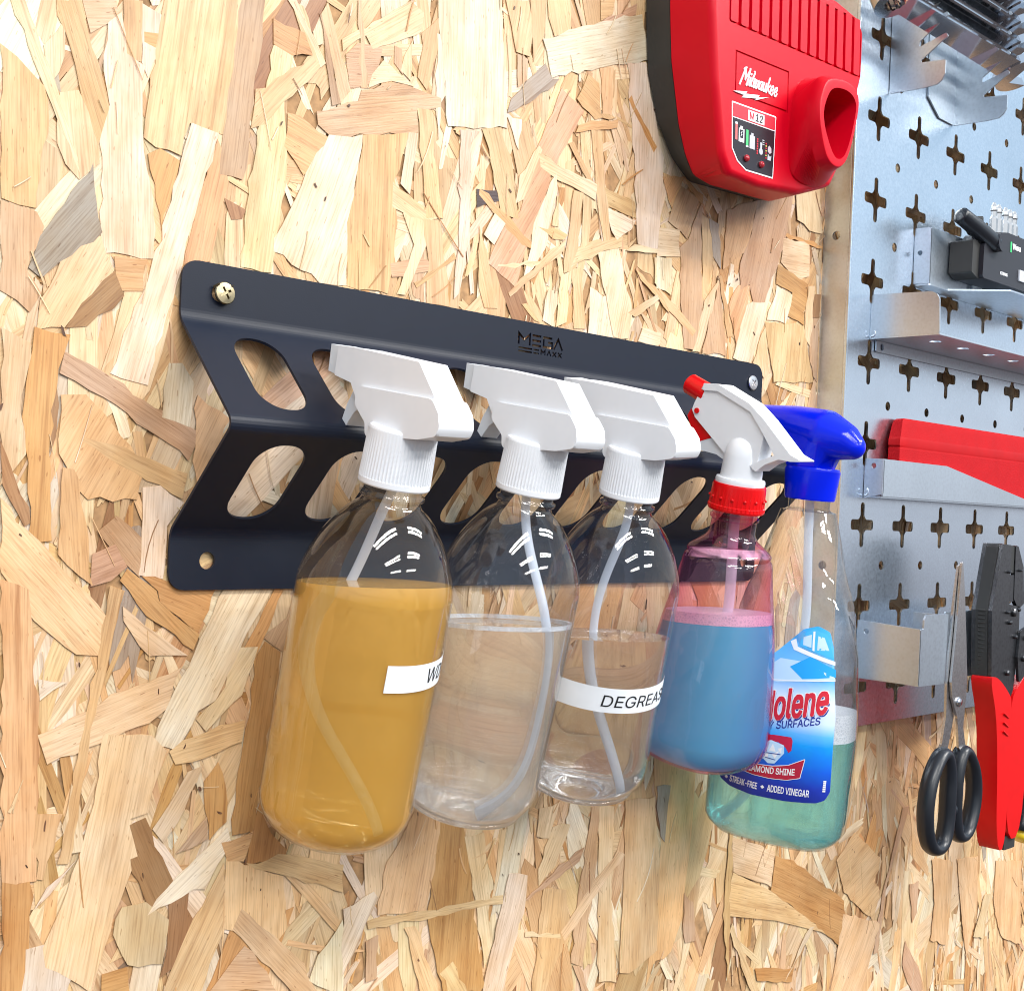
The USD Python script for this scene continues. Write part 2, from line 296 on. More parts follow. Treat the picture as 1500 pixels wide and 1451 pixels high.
FLAKES = [  # tone, grain streaks, grain angle, outline on the board in tenths of a millimetre
('T',0.5,93,[(-807,687),(-629,575),(-608,518),(-642,87),(-779,104)]),
('P',0.3,None,[(-491,960),(-351,1003),(-327,945),(-451,834)]),
('P',0.6,98,[(-563,565),(-488,594),(-390,396),(-386,322),(-470,239),(-562,356)]),
('K',0.25,None,[(-407,735),(-366,905),(-362,832),(-394,683)]),
('P',0.3,None,[(-637,735),(-559,867),(-551,714),(-606,581)]),
('T',0.3,None,[(-311,1016),(-230,1040),(-217,778),(-294,776)]),
('W',0.15,None,[(-229,1022),(-133,1003),(-137,857),(-193,727),(-217,778)]),
('O',0.2,None,[(-218,911),(-140,919),(-136,852),(-216,864)]),
('W',0.2,93,[(-376,902),(-308,960),(-290,796),(-206,771),(-201,477),(-119,101),(-123,-25),(-359,-41),(-379,463),(-349,573),(-385,695)]),
('T',0.25,None,[(-604,926),(-496,959),(-353,553),(-390,396),(-468,580)]),
('P',0.35,None,[(-775,873),(-727,888),(-583,596),(-462,269),(-515,367),(-628,558)]),
('L',0.85,84,[(-126,1072),(248,1187),(219,846),(199,570),(18,586),(-18,431),(-191,470),(-188,623)]),
('O',0.2,None,[(-126,446),(-17,412),(-98,105),(-167,408)]),
('T',0.2,None,[(154,549),(220,383),(148,10),(17,-41),(59,212)]),
('T',0.2,None,[(-308,-46),(-155,-30),(-169,-167),(-271,-182)]),
('K',0.1,None,[(-779,96),(-642,78),(-611,20),(-658,-158),(-608,-240),(-641,-317),(-762,-254)]),
('P',0.35,None,[(-469,19),(-362,29),(-296,-91),(-499,-362),(-611,-376),(-607,-267)]),
('B',0.9,46,[(-390,-208),(-295,-101),(-250,-197),(-403,-349),(-499,-362)]),
('G',0.9,53,[(-406,327),(-392,228),(-363,47),(-611,-178),(-659,-149),(-610,-15)]),
('W',0.3,None,[(26,588),(154,571),(59,203),(3,-63),(-132,-560),(-303,-528),(-214,-297),(-126,-54)]),
('K',0.3,None,[(248,1187),(371,1225),(313,627),(296,394),(174,394),(200,771)]),
('P',0.35,None,[(424,1035),(534,1045),(488,761),(524,541),(467,10),(299,4),(325,395),(361,628)]),
('L',0.3,None,[(339,806),(661,1059),(690,1014),(486,792),(395,666),(325,629)]),
('P',0.2,None,[(498,1264),(573,1256),(703,1007),(596,1073)]),
('B',0.5,None,[(208,300),(308,270),(299,227),(241,206)]),
('O',0.4,-11,[(417,1150),(583,1130),(630,1045),(523,1016),(423,1043)]),
('T',0.4,-14,[(521,753),(744,694),(674,558),(619,483),(505,590)]),
('K',0.3,None,[(662,1244),(699,1199),(804,872),(762,847),(707,1046)]),
('K',0.2,None,[(818,1105),(895,1176),(1041,1188),(977,1003),(854,942)]),
('P',0.3,None,[(670,1247),(701,1312),(852,970),(863,937),(804,872),(760,1032)]),
('P',0.2,None,[(489,1261),(534,1275),(713,1026),(675,1009),(601,1121)]),
('P',0.4,37,[(797,1163),(1196,1463),(1286,1431),(1282,1339),(986,1173),(928,1222),(800,1117)]),
('L',0.6,None,[(878,1381),(901,1388),(956,983),(924,975)]),
('T',0.25,None,[(1282,1331),(1395,1448),(1392,1340),(1369,1204),(1337,1074),(1276,1104)]),
('K',0.25,None,[(1114,1231),(1162,1222),(1169,1098),(1119,1136)]),
('P',0.25,None,[(1174,1188),(1221,1291),(1228,1083),(1168,1112)]),
('P',0.15,None,[(1039,1137),(1249,1055),(1105,1048),(960,984),(974,1053)]),
('W',0.2,None,[(1385,1361),(1441,1362),(1448,1065),(1421,1012),(1422,828),(1382,1154)]),
('K',0.55,18,[(665,795),(910,899),(934,963),(1115,1050),(1269,1057),(1424,1051),(1427,998),(1275,945),(1282,838),(1046,779),(744,698),(682,729)]),
('T',0.6,91,[(945,750),(1223,821),(1150,572),(1179,375),(1143,16),(889,8),(876,319),(922,574)]),
('W',0.12,70,[(748,702),(945,748),(922,574),(876,319),(889,8),(730,7),(466,113),(463,165),(537,303),(605,443),(657,549)]),
('W',0.2,None,[(1229,821),(1292,829),(1251,527),(1181,557)]),
('K',0.2,13,[(1150,168),(1334,228),(1480,222),(1472,191),(1154,97)]),
('P',0.2,None,[(1218,432),(1371,417),(1369,292),(1251,25),(1196,17),(1293,279)]),
('P',0.2,None,[(1137,560),(1458,441),(1362,408),(1144,440)]),
('L',0.35,None,[(1275,953),(1368,972),(1392,814),(1475,448),(1365,427),(1327,648)]),
('L',0.35,None,[(1342,419),(1458,434),(1543,8),(1396,2),(1380,265)]),
('T',0.2,None,[(1305,84),(1566,289),(1568,259),(1324,72)]),
('W',0.15,None,[(1568,923),(1706,948),(1644,859),(1650,765),(1661,412),(1610,78),(1568,64),(1586,391)]),
('L',0.5,80,[(1843,1677),(2015,1730),(2059,1580),(2046,1429),(1943,1425)]),
('K',0.2,None,[(1943,1425),(2024,1406),(2019,1307),(1965,1245)]),
('T',0.3,None,[(2026,1733),(2141,1769),(2142,1563),(2069,1419),(2048,1576)]),
('L',0.3,None,[(2153,1772),(2331,1827),(2360,1650),(2224,1586),(2171,1678)]),
('K',0.2,None,[(2599,1780),(2905,1977),(2897,1903),(2599,1771)]),
('T',0.3,None,[(2590,1907),(2706,1942),(2698,1853),(2598,1788)]),
('G',0.9,41,[(2163,1420),(2215,1359),(2275,1367),(2105,1223),(1896,1082),(1913,1167),(1988,1242)]),
('W',0.2,None,[(1897,1066),(1999,1075),(1986,909),(1962,936)]),
('W',0.4,92,[(1378,1534),(1816,1669),(1897,1011),(1475,915)]),
('L',0.3,None,[(2603,1514),(2718,1553),(2724,1267),(2645,1265)]),
('T',0.2,None,[(2517,1456),(2609,1429),(2633,1262),(2764,1268),(2583,1224),(2427,1296)]),
('T',0.2,None,[(2448,1157),(2777,1271),(2767,1216),(2427,1106)]),
('W',0.2,91,[(2834,1621),(3012,1662),(3148,1263),(3215,1138),(3201,772),(3195,573),(3003,581),(2917,1209)]),
('W',0.25,23,[(2143,1551),(2586,1776),(2950,1928),(3050,1688),(2743,1577),(2221,1357)]),
('O',0.2,None,[(2887,1431),(3141,1187),(3115,1145),(2862,1406)]),
('T',0.2,None,[(3208,1047),(3400,1023),(3356,801),(3276,897)]),
('K',0.3,57,[(2301,1324),(2491,1245),(2328,981),(2250,827),(2172,609),(2092,452),(2070,374),(2005,179),(1797,274),(1899,473),(2021,587),(2058,817)]),
('P',0.2,None,[(2144,970),(2169,950),(2036,652),(1981,625),(2006,776)]),
('L',0.35,None,[(1716,967),(1846,998),(1933,857),(2009,548),(1885,542),(1766,860)]),
('D',0,None,[(1699,632),(1844,662),(1858,616),(1709,555)]),
('T',0.2,None,[(1715,648),(1772,639),(1953,534),(2164,400),(2040,415),(1717,614)]),
('T',0.2,None,[(2369,1037),(2417,1057),(2609,834),(2584,820)]),
('T',0.3,None,[(2677,851),(2960,824),(2978,726),(2706,758)]),
('L',0.35,None,[(2550,1147),(2648,1162),(2682,910),(2736,724),(2766,543),(2701,532),(2634,744)]),
('P',0.3,None,[(2147,925),(2621,853),(2613,766),(2298,812),(2163,858)]),
('W',0.15,None,[(2282,844),(2298,759),(2224,425),(2167,343),(2063,211),(2118,478),(2178,663)]),
('P',0.4,None,[(2299,730),(2321,727),(2321,559),(2268,556)]),
('T',0.2,None,[(2166,530),(2279,551),(2398,528),(2368,494),(2283,486)]),
('L',0.3,None,[(2389,505),(2372,435),(1969,119),(1958,139),(2266,417)]),
('P',0.2,None,[(1871,280),(2198,348),(2189,325),(1872,263)]),
('L',0.3,None,[(2431,349),(2518,356),(2584,21),(2485,23)]),
('L',0.3,None,[(2435,787),(2518,782),(2483,469),(2485,358),(2379,311),(2406,574)]),
('P',0.3,None,[(2360,286),(2432,327),(2419,37),(2335,4)]),
('W',0.1,None,[(2229,19),(2259,198),(2333,201),(2325,2)]),
('P',0.25,None,[(2489,463),(2652,536),(2868,597),(2860,541),(2646,459),(2441,358)]),
('W',0.1,None,[(2729,751),(2979,718),(2935,655),(2810,579),(2741,666)]),
('W',0.25,79,[(2656,476),(2837,522),(2897,339),(2978,195),(2954,13),(2824,13),(2713,296)]),
('T',0.2,None,[(2061,90),(2100,110),(2209,9),(2167,11)]),
('W',0.1,None,[(1757,414),(1835,547),(1916,506),(1836,372)]),
('L',0.3,None,[(1727,450),(1792,309),(1886,30),(1790,31),(1746,129)]),
('P',0.2,None,[(2976,585),(3312,571),(3313,563),(2896,532)]),
('P',0.2,None,[(3176,524),(3315,555),(3331,324),(3174,381)]),
('T',0.2,None,[(2998,432),(3334,277),(3324,219),(3050,378)]),
('P',0.3,None,[(2944,167),(3203,314),(3218,284),(3005,152)]),
('W',0.1,None,[(3082,99),(3257,82),(3237,0),(3039,8)]),
('T',0.2,None,[(3205,1020),(3422,1066),(3296,884)]),
('P',0.2,None,[(3199,720),(3389,738),(3401,575),(3184,539)]),
('W',0.1,None,[(3184,539),(3319,553),(3356,412),(3279,349),(3197,353)]),
('K',0.15,91,[(3601,953),(3477,693),(3397,626),(3482,12),(3654,5),(3655,404),(3614,575)]),
('L',0.4,None,[(3607,875),(3681,853),(3745,579),(3645,332),(3628,577)]),
('G',0.1,None,[(3681,862),(3785,846),(3828,565),(3741,632)]),
('T',0.25,None,[(3868,951),(4202,1081),(4100,729),(3850,578),(3856,705)]),
('T',0.4,None,[(4148,505),(4128,354),(4021,111),(3926,354),(4024,496)]),
('K',0.15,None,[(3810,499),(3920,26),(3668,7)]),
('P',0.2,None,[(3824,519),(3690,116),(3639,8),(3574,14),(3673,345)]),
('T',0.2,None,[(3809,517),(3838,531),(3971,160),(3927,136)]),
('T',0.2,None,[(3197,362),(3280,323),(3601,140),(3561,100),(3328,227)]),
('P',0.1,None,[(4271,141),(4343,262),(4414,-31),(4352,-75),(4216,13)]),
('W',0.3,None,[(4454,760),(4326,278),(4185,10),(3997,17),(4126,382),(4313,455)]),
('K',0.3,75,[(4202,1081),(4615,1210),(4530,878),(4458,713),(4315,418),(4188,400),(4148,514),(4042,462),(4028,643),(4111,795)]),
('P',0.3,None,[(4623,1222),(4914,1330),(4976,996),(4814,996),(4671,1038)]),
('P',0.3,None,[(4512,884),(4822,900),(4839,678),(4703,618),(4491,719)]),
('O',0.5,-14,[(4459,695),(4826,617),(4794,339),(4585,370),(4641,531),(4453,561)]),
('W',0.1,None,[(4453,556),(4642,522),(4572,320),(4356,311)]),
('B',0.4,None,[(4902,560),(4991,573),(4986,404),(4896,402)]),
('K',0.1,None,[(4879,390),(4986,404),(4984,-43),(4884,96),(4881,243)]),
('P',0.1,None,[(4835,609),(4915,621),(4885,194),(4799,281)]),
('L',0.7,86,[(4332,298),(4795,330),(4884,96),(4948,-46),(4468,-93)]),
('O',0.2,None,[(4543,928),(4983,908),(4984,889),(4528,901)]),
('K',0.2,None,[(3398,1009),(3573,948),(3463,690),(3276,777),(3348,938)]),
('T',0.2,None,[(3422,1066),(3613,991),(3603,927),(3469,1006)]),
('P',0.6,88,[(-755,-394),(-637,-433),(-659,-719),(-634,-878),(-726,-1006)]),
('B',0.5,None,[(-735,-831),(-612,-1144),(-629,-1162),(-726,-1006)]),
('B',0.4,None,[(-481,-387),(-520,-545),(-517,-798),(-537,-867),(-548,-638),(-515,-454)]),
('O',0.5,89,[(-621,-377),(-481,-387),(-521,-527),(-537,-872),(-515,-1223),(-617,-1233),(-603,-1144),(-658,-737),(-626,-467)]),
('T',0.15,61,[(-497,-634),(-392,-615),(-116,-904),(-150,-1039),(-371,-1046),(-504,-870)]),
('T',0.5,None,[(-393,-790),(78,-914),(62,-1032),(-113,-961),(-402,-809)]),
('K',0.4,None,[(-496,-452),(124,-735),(116,-804),(86,-855),(-313,-626),(-511,-544)]),
('W',0.1,None,[(-33,-447),(32,-449),(101,-520),(78,-718),(-53,-680)]),
('T',0.2,None,[(115,-578),(278,-663),(136,-970),(108,-863)]),
('K',0.2,None,[(-238,-1117),(-111,-1209),(-124,-1362),(-177,-1323),(-316,-1174)]),
('K',0.1,None,[(-340,-1267),(-243,-1229),(-177,-1323),(-245,-1379),(-334,-1397)]),
('T',0.25,None,[(-483,-923),(-426,-920),(-366,-1157),(-334,-1397),(-445,-1314),(-484,-1277)]),
('W',0.15,None,[(-122,-990),(-49,-978),(62,-1041),(8,-1150),(-7,-1372),(-124,-1362)]),
('O',0.3,None,[(-113,-1362),(249,-1404),(169,-1610),(-24,-1468),(-37,-1420)]),
('P',0.3,None,[(-190,-1484),(119,-1707),(-65,-1698),(-186,-1550)]),
('O',0.3,None,[(-216,-1370),(-177,-1333),(-36,-1429),(-24,-1468),(170,-1620),(150,-1679),(-84,-1524)]),
('L',0.35,None,[(-724,-1050),(-619,-1180),(-543,-1232),(-269,-1519),(-290,-1687),(-388,-1682),(-575,-1528),(-710,-1340)]),
('T',0.85,93,[(-709,-1365),(-590,-1402),(-569,-1673),(-536,-1892),(-514,-2575),(-652,-2578)]),
('W',0.1,None,[(-542,-1766),(-425,-1783),(-528,-1850)]),
('W',0.2,None,[(-507,-2691),(-463,-2606),(-341,-2505),(-406,-2579)]),
('T',0.3,None,[(-525,-2310),(-419,-2316),(-484,-2566),(-522,-2559)]),
('P',0.2,None,[(-429,-2100),(-361,-2098),(-416,-2372),(-362,-2483),(-311,-2491),(-353,-2249)]),
('O',0.85,91,[(-653,-2555),(-531,-2567),(-534,-2896),(-548,-3004),(-632,-2985)]),
('W',0.3,None,[(-537,-2841),(-462,-2829),(-356,-3001),(-364,-3047),(-548,-3004)]),
('P',0.25,None,[(221,-2190),(109,-2427),(46,-2498),(-12,-2440),(91,-2305),(143,-2211)]),
('K',0.2,None,[(191,-2489),(256,-2417),(262,-2520),(116,-2568)]),
('O',0.85,91,[(225,-2261),(302,-2178),(344,-2296),(358,-2452),(274,-2532),(243,-2385)]),
('P',0.25,None,[(-531,-1988),(-330,-1902),(-170,-1838),(97,-1756),(38,-1922),(-46,-1984),(-487,-2107)]),
('T',0.35,None,[(-257,-1400),(-188,-1424),(-263,-1759),(-336,-2215),(-379,-2529),(-423,-2522),(-365,-2100),(-300,-1743)]),
('O',0.3,None,[(482,-2522),(530,-2381),(588,-2537),(695,-2628),(685,-2691),(472,-2666)]),  # brown tone is shadow beside the bottle, painted into the chip colour
('K',0.2,None,[(532,-1619),(636,-1556),(658,-1416),(679,-1539),(615,-1707),(512,-1654)]),
('O',0.3,None,[(563,-1415),(607,-1422),(512,-1654),(435,-1782),(232,-2043),(267,-1947),(365,-1766),(415,-1674)]),
('P',0.2,None,[(388,-1679),(479,-1689),(413,-1887),(232,-2043),(177,-1986),(278,-1907)]),
('W',0.3,None,[(298,-1404),(556,-1408),(388,-1678),(277,-1906),(187,-1950),(92,-2114),(-30,-2081),(27,-1928),(127,-1752),(209,-1583)]),
('O',0.35,None,[(514,-1659),(602,-1707),(578,-1959),(544,-2228),(517,-2396),(494,-2517),(390,-2523),(404,-2305),(441,-2001),(467,-1747)]),  # orange chip; its dark tone also stands for the bottle shadow on the board
('L',0.2,None,[(61,-2112),(116,-2067),(426,-2013),(418,-2113),(173,-2170),(77,-2177)]),
('P',0.3,80,[(-254,-2013),(-32,-2044),(37,-2110),(-37,-2367),(-111,-2377),(-71,-2548),(-118,-2657),(-182,-2838),(-263,-3071),(-457,-2923),(-470,-2846),(-400,-2692),(-341,-2505),(-281,-2296)]),
('B',0.2,None,[(-120,-2405),(-42,-2377),(-11,-2450),(105,-2676),(-5,-2785),(-65,-2657),(-102,-2553),(-71,-2539)]),
('O',0.2,None,[(-204,-3016),(-100,-3010),(-85,-3112),(-211,-3083)]),
('P',0.15,None,[(-135,-2741),(-29,-2742),(86,-2842),(73,-3028),(-101,-3000),(-171,-2850)]),
('B',0.2,None,[(91,-2724),(181,-2730),(173,-2809),(211,-2866),(140,-3043),(65,-3086),(89,-2902)]),
('L',0.3,91,[(361,-2617),(676,-2753),(703,-3004),(654,-3059),(414,-2958),(354,-2935)]),
('L',0.4,62,[(350,-2646),(378,-2940),(302,-3078),(262,-3193),(79,-3150),(211,-2866)]),
('W',0.6,None,[(365,-2484),(381,-2548),(261,-2734),(-15,-2793),(121,-2659),(275,-2563)]),
('K',0.1,None,[(479,-3033),(680,-3290),(309,-3203)]),
('L',0.25,None,[(458,-2862),(775,-3149),(905,-3342),(745,-3305),(414,-2947)]),
('W',0.3,None,[(1038,-3026),(896,-3174),(848,-3273),(1001,-3364),(1054,-3377)]),
('T',0.3,None,[(333,-2551),(501,-2524),(471,-2656),(373,-2630)]),
('L',0.4,None,[(472,-2666),(697,-2660),(1020,-2756),(1027,-2891),(689,-2755)]),
('L',0.3,80,[(1467,-2560),(1640,-2630),(1611,-2919),(1559,-3084),(1246,-3048),(1288,-2785),(1384,-2675)]),
('O',0.5,87,[(1640,-2630),(1802,-2677),(1868,-2963),(2004,-3570),(1972,-3590),(1709,-3529),(1577,-3134),(1585,-3008)]),
('P',0.2,None,[(1822,-2739),(1954,-2747),(2006,-3047),(2042,-3359),(1998,-3471),(1888,-3026)]),
('P',0.2,None,[(2366,-2668),(2531,-2652),(2469,-2848),(2358,-2819)]),
('P',0.2,None,[(2484,-2786),(2634,-2795),(2516,-3009),(2394,-3103),(2387,-3000)]),
('K',0.3,None,[(2803,-2714),(2873,-2723),(2870,-3133),(2799,-3542),(2785,-3631),(2686,-3596),(2734,-3149),(2778,-2921)]),
('K',0.2,None,[(2289,-3160),(2554,-3015),(2760,-2944),(2726,-3017),(2325,-3166)]),
('P',0.3,None,[(2872,-2696),(3006,-2740),(3022,-3294),(3096,-3794),(2931,-3756),(2891,-3137)]),
('L',0.25,91,[(3107,-2713),(3386,-2735),(3458,-3136),(3473,-3684),(3220,-3767),(3124,-3746),(3126,-3313),(3129,-3042)]),
('G',0.1,None,[(3404,-2668),(3538,-2684),(3495,-3029),(3458,-2982)]),
('W',0.7,None,[(1032,-2974),(1210,-2929),(1241,-2957),(1050,-3296)]),
('K',0.2,None,[(1181,-3158),(1258,-3140),(1264,-3366),(1193,-3361)]),
('L',0.3,None,[(1426,-3139),(1502,-3154),(1678,-3522),(1552,-3493)]),
('L',0.2,None,[(1672,-3423),(1764,-3384),(1888,-3571),(1741,-3537)]),
('L',0.3,None,[(2431,-3122),(2620,-3155),(2675,-3425),(2569,-3545),(2487,-3710),(2376,-3684)]),
('W',0.3,None,[(2156,-2987),(2299,-3023),(2276,-3232),(2144,-3630),(1989,-3594),(2043,-3384)]),
('L',0.2,None,[(1182,-3058),(1876,-3096),(2111,-3102),(2114,-3146),(1878,-3133),(1192,-3104)]),
('P',0.1,None,[(2300,-3337),(2589,-3408),(2590,-3434),(2302,-3363)]),
('P',0.2,None,[(3064,-3005),(3119,-3040),(2620,-3453),(2597,-3397),(2778,-3223)]),
('K',0.2,None,[(2764,-3613),(2854,-3796),(2795,-3782),(2706,-3614)]),
('P',0.2,None,[(4210,-3093),(4721,-3278),(4684,-3504),(4240,-3337)]),
('L',0.5,-17,[(4240,-3337),(4686,-3536),(5157,-3812),(5631,-4087),(5345,-3946),(4757,-3751),(4197,-3612),(4165,-3517)]),
('O',0.5,-23,[(4724,-3309),(4951,-3377),(5637,-3771),(5683,-3947),(5601,-4097),(5157,-3812),(4686,-3536)]),
('L',0.3,25,[(5520,-3469),(5757,-3289),(6176,-3575),(6052,-3710),(6160,-3798),(6076,-4007),(5633,-3721)]),
('K',0.2,None,[(6458,-3214),(6564,-3211),(6259,-3763),(6165,-4266),(6098,-4269),(6197,-3839)]),
('K',0.2,None,[(6616,-3825),(6762,-3833),(6747,-4082),(6679,-4141)]),
('L',0.3,91,[(6974,-3686),(7329,-3762),(7321,-4117),(7271,-4443),(6993,-4349),(7045,-4065)]),
('L',0.3,None,[(7409,-3756),(7782,-3797),(7816,-4170),(7650,-4637),(7539,-4309)]),
('L',0.3,91,[(8135,-3892),(8633,-3973),(8705,-4741),(8287,-4575),(8126,-4266)]),
('P',0.2,None,[(7942,-4154),(8072,-4158),(7933,-4522),(7759,-4468)]),
('K',0.2,None,[(6581,-4265),(6701,-4397),(6864,-4595),(6895,-4735),(6726,-4696),(6544,-4453)]),
('K',0.2,None,[(3723,-3379),(3822,-3454),(3863,-3708),(3746,-3698)]),
('T',0.2,None,[(4181,-3044),(4219,-3050),(4229,-4051),(4146,-3603)]),
('L',0.3,None,[(4251,-3668),(4601,-4202),(4494,-4177),(4230,-3723)]),
('O',0.2,None,[(4536,-4029),(5009,-4133),(4987,-4223),(4569,-4128)]),
('W',0.1,None,[(5192,-3883),(5251,-3895),(4902,-4204)]),
('L',0.3,54,[(5645,-3873),(6180,-4044),(5953,-4516),(5502,-4411)]),
('W',0,None,[(6647,-4618),(6726,-4696),(6471,-4636)])]

# ---------------------------------------------------------------- the strand board wall
TONES = {'W': (.72, .615, .475), 'P': (.70, .54, .355), 'L': (.665, .465, .27), 'T': (.62, .40, .21), 'O': (.54, .305, .125), 'K': (.53, .35, .225), 'B': (.34, .185, .09), 'G': (.38, .31, .26), 'D': (.07, .045, .045)}
WALL = structure('strand_board_wall', bx((-.9, 0, -1.1), (1.7, .018, .9)), m_board)
def strand_mesh(outline, y0, y1, ang, tone, streak):
    """outline (x,z) -> one chip: flat face at y1, bevelled rim back to y0; plus its tone, streak and grain uv"""
    o = np.asarray(outline, float)
    if np.sum(o[:, 0] * np.roll(o[:, 1], -1) - np.roll(o[:, 0], -1) * o[:, 1]) < 0: o = o[::-1]
    v2, f2 = trimesh.creation.triangulate_polygon(Polygon(o), engine='earcut')
    n, k = len(v2), len(o)
    inner = o + (o.mean(0) - o) * np.minimum(1, .00035 / np.maximum(np.linalg.norm(o - o.mean(0), axis=1, keepdims=True), 1e-6))
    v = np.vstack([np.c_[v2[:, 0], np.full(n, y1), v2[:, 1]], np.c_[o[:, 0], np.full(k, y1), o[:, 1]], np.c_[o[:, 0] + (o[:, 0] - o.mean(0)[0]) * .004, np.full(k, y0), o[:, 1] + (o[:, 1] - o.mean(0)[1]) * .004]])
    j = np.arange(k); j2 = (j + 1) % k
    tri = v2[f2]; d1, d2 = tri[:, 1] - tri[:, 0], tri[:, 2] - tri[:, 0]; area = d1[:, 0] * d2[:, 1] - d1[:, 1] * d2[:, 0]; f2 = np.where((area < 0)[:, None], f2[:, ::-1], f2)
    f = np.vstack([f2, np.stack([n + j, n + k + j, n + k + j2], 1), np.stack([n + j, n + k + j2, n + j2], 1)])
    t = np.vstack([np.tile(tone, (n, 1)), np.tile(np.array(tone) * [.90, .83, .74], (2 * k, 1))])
    c, s = math.cos(ang), math.sin(ang); off = rng.uniform(-40, 40, 2)
    uv = np.c_[v[:, 0] * c + v[:, 2] * s + off[0], -v[:, 0] * s + v[:, 2] * c + off[1]]
    return v, f, t, np.full(len(v), streak), uv
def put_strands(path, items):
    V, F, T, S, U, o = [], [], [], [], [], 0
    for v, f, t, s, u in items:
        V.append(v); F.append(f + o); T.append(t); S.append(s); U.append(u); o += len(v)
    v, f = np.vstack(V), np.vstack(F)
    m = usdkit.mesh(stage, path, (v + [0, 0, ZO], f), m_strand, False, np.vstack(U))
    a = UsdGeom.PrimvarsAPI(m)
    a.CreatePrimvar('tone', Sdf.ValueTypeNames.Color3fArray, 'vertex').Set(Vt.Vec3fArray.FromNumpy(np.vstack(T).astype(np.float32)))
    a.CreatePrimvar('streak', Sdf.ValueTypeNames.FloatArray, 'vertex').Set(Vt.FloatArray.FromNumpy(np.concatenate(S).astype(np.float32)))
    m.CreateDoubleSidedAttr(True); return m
def torn(l, w, n):
    """outline of a chip along +x: long sides nearly straight, ends cut slanted or splintered"""
    xs = np.linspace(-l / 2, l / 2, n); bow = rng.normal(0, .03) * l * (1 - (2 * xs / l) ** 2)
    hw = w / 2 * (1 + rng.normal(0, .07, n)); tp = rng.random(2)
    hw[0] *= 1 if tp[0] < .6 else rng.uniform(.2, .8); hw[-1] *= 1 if tp[1] < .6 else rng.uniform(.2, .8)
    sk = rng.normal(0, .35, 2) * w
    a = np.c_[xs, bow - hw]; b = np.c_[xs, bow + hw]
    a[0, 0] -= sk[0]; b[0, 0] += sk[0]; a[-1, 0] -= sk[1]; b[-1, 0] += sk[1]
    e1 = [[l / 2 + rng.normal(0, .15) * w, bow[-1] + q * hw[-1]] for q in (-.4, .1, .5)]; e0 = [[-l / 2 + rng.normal(0, .15) * w, bow[0] + q * hw[0]] for q in (.5, -.1, -.5)]
    o = np.vstack([a, e1, b[::-1], e0]); p = Polygon(o)
    return o if p.is_valid else np.array(MultiHull(o))
def MultiHull(o): return np.array(shapely.MultiPoint(o).convex_hull.exterior.coords)[:-1]
def chip(cx, cz, l, w, ang, y, tone, streak, th=.00016):
    o = torn(l, w, 5); c, s = math.cos(ang), math.sin(ang)
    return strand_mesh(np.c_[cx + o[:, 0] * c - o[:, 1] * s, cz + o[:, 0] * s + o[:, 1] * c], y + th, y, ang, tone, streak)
def tone_of(key, j=.09):
    t = np.array(TONES[key]) * (1 + rng.normal(0, j)) * (1 + rng.normal(0, .025, 3)); return np.clip(t, .02, .80)
keys = np.array(list('WPLTOKBG')); pw = np.array([.19, .32, .27, .13, .045, .025, .01, .01])
fill, loose = [], []
X0, X1, Z0, Z1 = -.16, .96, -.60, .44
sizes = [(.085, .0165)] * 900 + [(.060, .0085)] * 1900 + [(.042, .0042)] * 2000 + [(.028, .0022)] * 1400
for k in rng.permutation(len(sizes)):
    lm, wm = sizes[k]; big = wm > .006
    ang = math.pi / 2 + rng.normal(0, .36) if rng.random() < .80 else rng.uniform(0, math.pi)
    l = lm * math.exp(rng.normal(0, .35)); w = wm * math.exp(rng.normal(0, .38))
    y = -.0002 - (.00058 * rng.random() ** (1.3 if big else .8)) - (0 if big else .0001)
    fill.append(chip(rng.uniform(X0, X1), rng.uniform(Z0, Z1), l, w, ang, y, tone_of(rng.choice(keys, p=pw)), rng.choice([.1, .3, .5, .9], p=[.3, .3, .25, .15])))
for _ in range(700):          # loose fibres and splinters lying on top
    ang = math.pi / 2 + rng.normal(0, .45); l = .016 * math.exp(rng.normal(0, .5)); w = .00045 * math.exp(rng.normal(0, .4))
    fill.append(chip(rng.uniform(X0, X1), rng.uniform(Z0, Z1), l, w, ang, -.00158 - .00012 * rng.random(), tone_of(rng.choice(list('WPLTOB'), p=[.2, .3, .2, .1, .1, .1])), .2))
for _ in range(420):           # dark specks and bark crumbs
    fill.append(chip(rng.uniform(X0, X1), rng.uniform(Z0, Z1), .0016 * math.exp(rng.normal(0, .5)), .0006 * math.exp(rng.normal(0, .4)), math.pi / 2 + rng.normal(0, .6), -.00158 - .0001 * rng.random(), np.array([.10, .05, .03]) * math.exp(rng.normal(0, .4)), 0.))
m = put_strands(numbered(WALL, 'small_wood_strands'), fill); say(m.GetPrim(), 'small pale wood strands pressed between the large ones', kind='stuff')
def rough_outline(q, step=.0055, amp=.0006):
    q = np.asarray(q, float); out = []
    for a, b in zip(q, np.roll(q, -1, 0)):
        n = max(1, int(np.linalg.norm(b - a) / step)); d = (b - a) / max(np.linalg.norm(b - a), 1e-9); nn = np.array([-d[1], d[0]])
        for k in range(n): out.append(a + (b - a) * k / n + (nn * rng.normal(0, amp) if k else rng.normal(0, amp * .7, 2)))
    o = np.array(out); return o if Polygon(o).is_valid else q
